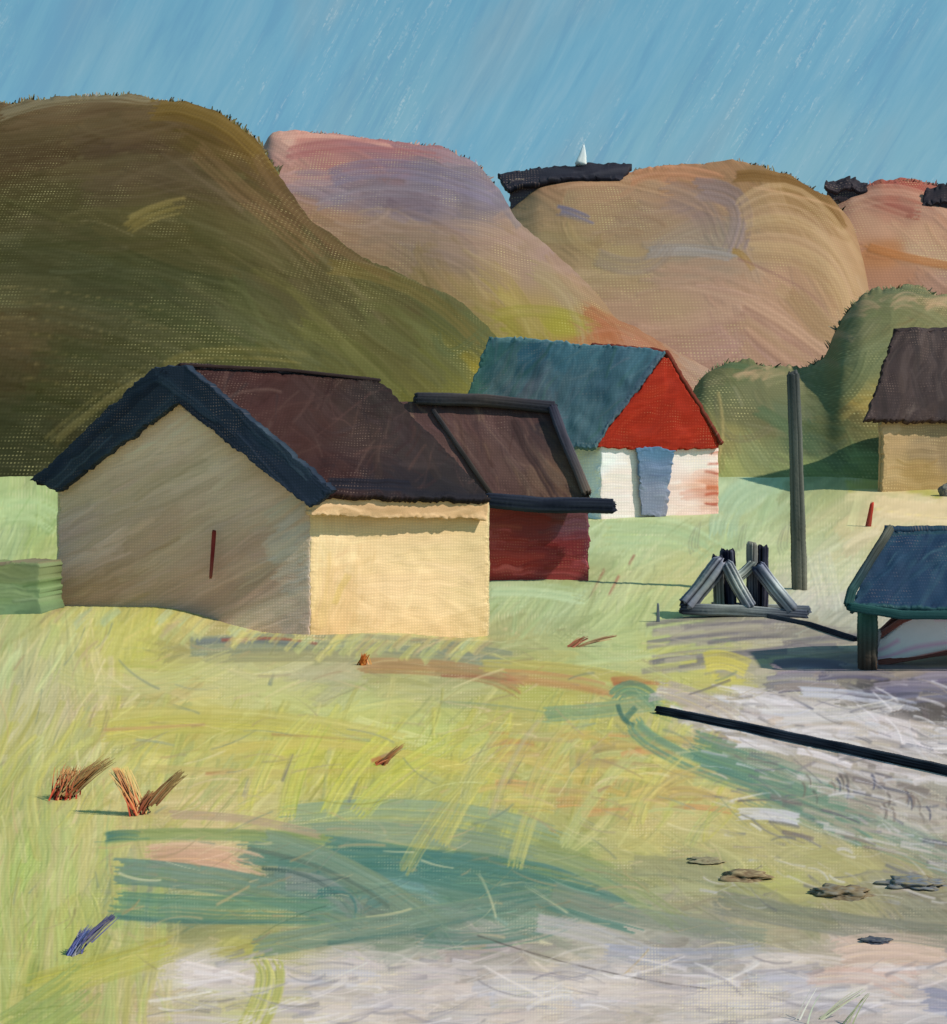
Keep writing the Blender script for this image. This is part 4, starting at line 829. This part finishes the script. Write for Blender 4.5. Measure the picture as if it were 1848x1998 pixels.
def upright(x0, y0, x1, y1, wd, c, s, d): add('upright', [bar([T_(x0, y0, d), T_((x0+x1)/2, (y0+y1)/2, d), T_(x1, y1, d)], wd, c, Lt, slow=60, rib=.4, seed=s)], M['timber'], tr)
upright(1400, 1084, 1404, 1188, 0.21, [(40,44,58),(110,116,120),(150,154,140)], 5, .25)
upright(1420, 1074, 1424, 1190, 0.28, [(34,36,54),(44,48,66),(60,64,84)], 6, .35)
upright(1468, 1060, 1468, 1186, 0.21, [(120,122,118),(86,90,100),(36,40,58)], 7, .25)
upright(1488, 1066, 1487, 1186, 0.22, [(34,36,52),(30,32,50),(36,38,56)], 8, .35)

GP = onground(1556, 1150); YP = float(GP[1])
pole = add('pole', [bar([W(1560, 1162, YP), W(1556, 1000, YP), W(1552, 850, YP), W(1547, 728, YP)], .37, [(96,94,84),(78,80,74),(84,86,80),(70,72,72)], .8, slow=22, ragged=.5, taper=(1.0, .78))], M['timber'])
pole.data.materials[0] = M['timber']
tag(pole, 'tall thick grey timber pole standing alone in the meadow', 'pole')
def gbar(name, label, cat, pts, wd, cols, group=None, L=1.0, lift=.5, mat='timber', **k):
    P3 = []
    for (x, y) in pts:
        g_ = onground(x, y); P3.append(g_+np.array([0, 0, wd*lift*.7]))
    o = add(name, [bar(P3, wd, cols, L, **k)], M[mat]); return tag(o, label, cat, group)
gbar('timber_rail', 'long black timber beam lying across the gravel at lower right', 'beam', [(1284,1392),(1450,1425),(1640,1466),(1900,1524)], .105, [(26,30,42),(34,38,48),(46,48,58),(30,34,42),(52,54,62)], L=.8, slow=40, rib=.5)
gbar('plank', 'thin black plank running from the trestle towards the shelter post', 'plank', [(1500,1206),(1580,1222),(1672,1252)], .11, [(60,64,72),(26,30,42),(30,34,46)], L=.8)
def stake(name, label, cat, base, tipd, wd, cols, group=None, mat='timber', L=1.0, lean=0):
    g_ = onground(*base); Y = g_[1]; b = g_-np.array([0, 0, .03])
    tip = W(base[0]+lean, base[1]-tipd, Y)
    o = add(name, [bar([b, (b+tip)/2, tip], wd*Y/F*.8, cols, L, ragged=.8, seed=int(base[0]), taper=(1, .6))], M[mat]); return tag(o, label, cat, group)
stake('stake', 'short grey blue stake in the grass left of the trestle', 'stake', (1284,1214), 36, 9, [(96,104,116),(112,120,124)])
stake('stake', 'slim red stake standing in the cream grass above the blue shelter roof', 'stake', (1694,1028), 46, 12, [(150,72,60),(176,52,40)], lean=8)

# ---------------------------------------------------------------- HEDGE, BUSHES
hd = Paint(-120, 1070, 150, 1240, seed=44)
hd.keys([(0,1110,(118,128,86)),(60,1110,(110,122,86)),(0,1160,(128,148,104)),(80,1160,(112,136,96)),(30,1200,(120,146,108)),(100,1200,(96,118,88))])
hd.fill(90, (6, 18), (60, 160), -1, 3, .6, 1.2, .5, 10)
hd.stroke([(-20,1100),(50,1096),(104,1104)], 9, (112,88,82), .8, .9, .2)
hd.stroke([(-20,1206),(50,1210),(112,1208)], 6, (70,92,88), .8, .9, .2)
hb = empty('hedge', W(40, 1215, 25.6), 'clipped dark green hedge block at the left edge beside the tan gable', 'hedge')
panel('hedge_front', [W(-110, 1094, 25.6), W(74, 1098, 25.6)], [W(-110, 1222, 25.6), W(82, 1220, 25.6)], hd, (.95, .98, 1.0), M['leaf'], hb, 1.4, ragged=3)

def shrub(name, label, c, rx, ry, Y, cols, n=900, seed=0, L=(1, 1, 1), ang=60, leaf=(20, 46), group='shrubs around the far houses'):
    rng = np.random.default_rng(seed); dep = Y/F
    ctr = W(c[0], c[1], Y); r = (rx*dep, min(rx, ry)*dep*.8, ry*dep)
    e = empty(name, (ctr[0], ctr[1], ctr[2]-r[2]), label, 'shrub', group)
    o = add('branches', [blob(ctr, tuple(v*.86 for v in r), np.array(cols)*.92, L, seed, 5, .30, 1.4)], M['leaf'], e)
    P = []
    V = []; Fc = []; C = []; k = 0
    for i in range(n):
        d = rng.normal(size=3); d /= np.linalg.norm(d)
        if d[1] > .5: d[1] *= -1
        bump = 1+.30*mnoise.noise(Vector(d*1.4)+Vector((seed*7.3, seed*1.7, 0)))
        p = ctr+d*np.array(r)*rng.uniform(.86, 1.02)*bump*.92
        a = R(ang(p, ctr) if callable(ang) else ang)+rng.normal()*.35
        u = np.array([math.cos(a), rng.normal()*.25, math.sin(a)]); u /= np.linalg.norm(u)
        wv = np.cross(u, np.array([0, -1., 0])+d*.6); wv /= np.linalg.norm(wv)
        ln = rng.uniform(*leaf)*dep; wd = rng.uniform(4, 11)*dep
        cc = np.array(cols[rng.integers(len(cols))], float)+rng.normal()*6
        nseg = 3
        for s in range(nseg+1):
            t = s/nseg; q = p+u*ln*(t-.5)+d*math.sin(t*math.pi)*ln*.12; wt = wd*(.35+.65*math.sin((t*.8+.1)*math.pi))
            V += [q-wv*wt*.5, q+wv*wt*.5]; C += [cc, cc+4]
        for s in range(nseg): Fc.append((k+2*s, k+2*s+1, k+2*s+3, k+2*s+2))
        k += 2*(nseg+1)
    o = link_mesh('foliage', np.array(V), Fc, albedo(np.array(C), L), np.full(len(V), .5), None, M['leaf']); reparent(o, e)
green = [(96,104,66),(84,96,66),(104,112,74),(76,92,66),(112,116,78)]
deep = [(74,92,66),(64,84,62),(88,104,72),(96,108,76)]
LL = (.38, .47, .48)
# fringe grasses
def blades(name, label, items, seed=0, tipc=None, L=(1, 1, 1), kind='stuff', cat='grass', mat='grass', root=None, group=None):
    rng = np.random.default_rng(seed); V = []; Fc = []; C = []; k = 0
    for base, tip, wd, cc, n, spread in items:
        base = np.array(base, float); tip = np.array(tip, float); dep = base[1]/F
        for i in range(n):
            o1 = rng.normal(size=3)*spread*dep*np.array([1, 1.2, .15]); o2 = rng.normal(size=3)*spread*dep*np.array([.8, .8, .5])
            a, b = base+o1, tip+o1*.7+o2; m_ = (a+b)/2+np.array([rng.normal()*.05, 0, .06])*np.linalg.norm(b-a)
            c_ = np.array(cc, float)+rng.normal()*9+rng.normal(size=3)*4
            d = b-a; wv = np.cross(d, [.5, -.75, .42]); wv /= np.linalg.norm(wv)+1e-9
            for s in range(5):
                t = s/4; q = (1-t)**2*a+2*t*(1-t)*m_+t*t*b; wt = wd*dep*(1-.75*t)*.5
                V += [q-wv*wt, q+wv*wt]; cq = c_ if tipc is None else c_*(1-.62*t)+np.array(tipc)*.62*t; C += [cq, cq+6]
            for s in range(4): Fc.append((k+2*s, k+2*s+1, k+2*s+3, k+2*s+2))
            k += 10
    o = link_mesh(name, np.array(V), Fc, albedo(np.array(C), L), np.full(len(V), .5), None, M[mat])
    if root is not None: reparent(o, root)
    else: tag(o, label, cat, group, kind)
    return o
def slash(b, t, wd, c, n=16, spread=8):
    g_ = onground(*b); Y = g_[1]; return (g_, W(t[0], t[1], Y), wd, c, max(3, int(n*.75)), spread*1.25)
yg = (208,206,116); yo = (200,188,106); sg = (188,196,124)
it = [slash((1555,1990), (1590,1930), 4, (226,228,210), 5, 6), slash((1600,1990), (1680,1935), 4, (216,222,190), 7, 6), slash((1650,2000), (1690,1940), 4, (206,214,170), 6, 5)]
rng0 = np.random.default_rng(77)
blades('meadow_grass', 'few pale grass blades standing on the sand at lower right', it, 3, None, (1.0, 1.05, 1.0))
def fringe(label, prof_, Y, cols, n, hmin, hmax, seed, lean=6):
    r_ = np.random.default_rng(seed); px_ = [a for a, b in prof_]; it_ = []
    for k in range(n):
        x = r_.uniform(px_[0], px_[-1]); y = np.interp(x, px_, [b for a, b in prof_])
        L_ = r_.uniform(hmin, hmax)*(.35+.9*float(vnoise(x/30, 0., seed)))
        it_.append((W(x, y+7, Y), W(x+r_.uniform(-lean, lean*1.6), y-L_, Y), 6, cols[k % len(cols)], 3, 4))
    blades('heath_grass', label, it_, seed, None, (1, 1, 1))
fringe('ragged brown grass along the crest of the dark hill', [(-40,212),(0,209),(100,199),(240,192),(350,203),(430,226),(500,274),(540,340)], 99, [(106,96,62),(98,90,54),(134,126,100),(150,150,140),(112,104,66)], 260, 2, 14, 5)
fringe('pinkish dry grass along the crest of the mauve hill', [(530,268),(600,262),(760,280),(860,292),(930,322),(960,360)], 129, [(170,128,120),(150,140,150),(190,150,136),(140,150,165)], 120, 1, 7, 6)
fringe('short brown tufts along the crest of the tan hill', [(1235,336),(1300,330),(1400,322),(1440,320),(1500,332),(1550,354),(1640,412)], 174, [(126,104,74),(140,116,84),(150,142,130),(112,98,74)], 150, 1, 9, 7)
fringe('dark reddish tufts along the crest of the coral hill', [(1660,376),(1720,358),(1780,356),(1860,368)], 213, [(166,104,88),(120,84,76),(180,130,110)], 70, 1, 7, 8)
fringe('soft olive scrub along the top of the low green slope', [(1340,800),(1376,734),(1420,710),(1500,716),(1570,726),(1615,694),(1640,626),(1680,580),(1740,562),(1800,568),(1870,596)], 95, [(110,114,82),(134,122,92),(96,104,74),(146,128,100)], 200, 1, 8, 9, 10)

# plants, flowers, stones
def plant(name, label, strokes, cat='plant', group='coloured plants dotted over the meadow', seed=0, wd=3.2):
    root_px = strokes[0][0]; g_ = onground(*root_px); Y = g_[1]
    items = []
    for (b, t, c, n, sp) in strokes:
        items.append((W(b[0], b[1], Y)+np.array([0, 0, .0]), W(t[0], t[1], Y), wd, c, int(n*1.5), sp)); items.append((W(b[0]+6, b[1]-2, Y), W(t[0]-4, t[1]+6, Y), wd, tuple(.55*v+.45*u for v, u in zip(c, (206,190,128))), int(n*.6), sp))
    o = blades(name, label, items, seed, (206, 194, 122) if 'rust' in label else None, (.86, .9, .88), kind=None, cat=cat, group=group)
    return o
plant('red_plant', 'V shaped rust red plant, the larger of two at lower left', [((268,1590),(228,1500),(176,72,52),30,6), ((268,1588),(300,1545),(168,70,52),20,6), ((290,1570),(352,1508),(170,110,72),26,5), ((268,1588),(240,1500),(196,150,96),14,6)], seed=1)
plant('red_plant', 'rust red plant with a round red head beside the left edge', [((120,1558),(140,1500),(176,62,44),34,10), ((130,1550),(210,1482),(160,92,58),26,7), ((128,1552),(170,1500),(180,140,90),14,8)], seed=2)
plant('red_plant', 'small rust red sprig in the middle of the meadow', [((740,1492),(782,1456),(166,84,56),12,5), ((735,1490),(760,1476),(172,80,50),8,4)], seed=3)
plant('red_plant', 'small brown red sprig on the grass before the dark red shed', [((1115,1262),(1140,1244),(150,92,70),14,5), ((1130,1262),(1200,1240),(140,110,80),4,2)], seed=4)
plant('blue_flower', 'bright violet blue flower stalk low in the left foreground', [((140,1862),(172,1815),(112,124,186),30,7), ((165,1838),(218,1788),(110,112,150),24,5)], seed=5)
plant('orange_flower', 'single orange flower on the teal band before the cream wall', [((708,1298),(716,1276),(184,104,48),16,5)], seed=10)
def stone(label, c, rx, ry, cols, seed):
    g_ = onground(*c); d = g_[1]/F
    o = add('stone', [blob(g_+np.array([0, 0, ry*d*.1]), (rx*d*1.1, rx*d*.8, ry*d*.62), cols, .9, seed, 4, .6, 1.7)], M['timber']); tag(o, label, 'stone', 'stones at the edge of the sand')
bo = onground(1848, 968)+np.array([0, 0, .2]); add_b = add('boulder', [blob(bo, (.36, .34, .42), [(92,92,92),(128,122,106),(76,78,84)], .9, 9, 4, .3, 1.5)], M['timber']); tag(add_b, 'rounded grey boulder at the right edge above the blue shelter', 'boulder')
stone('brown stone lying alone at the edge of the grass', (1452,1712), 44, 17, [(96,76,58),(122,102,78),(146,130,100)], 1)
stone('dark stone in the middle of the row of three', (1645,1745), 50, 18, [(92,76,60),(126,108,82),(120,114,104)], 2)
stone('dark stone nearest the right edge', (1782,1728), 52, 17, [(88,76,64),(104,110,124),(132,120,94)], 3)
stone('small black stone on the pink sand', (1708,1838), 26, 10, [(50,54,74),(96,96,96)], 4)
stone('little faded brown stone left of the larger brown one', (1378,1682), 28, 9, [(118,104,84),(142,134,104)], 5)
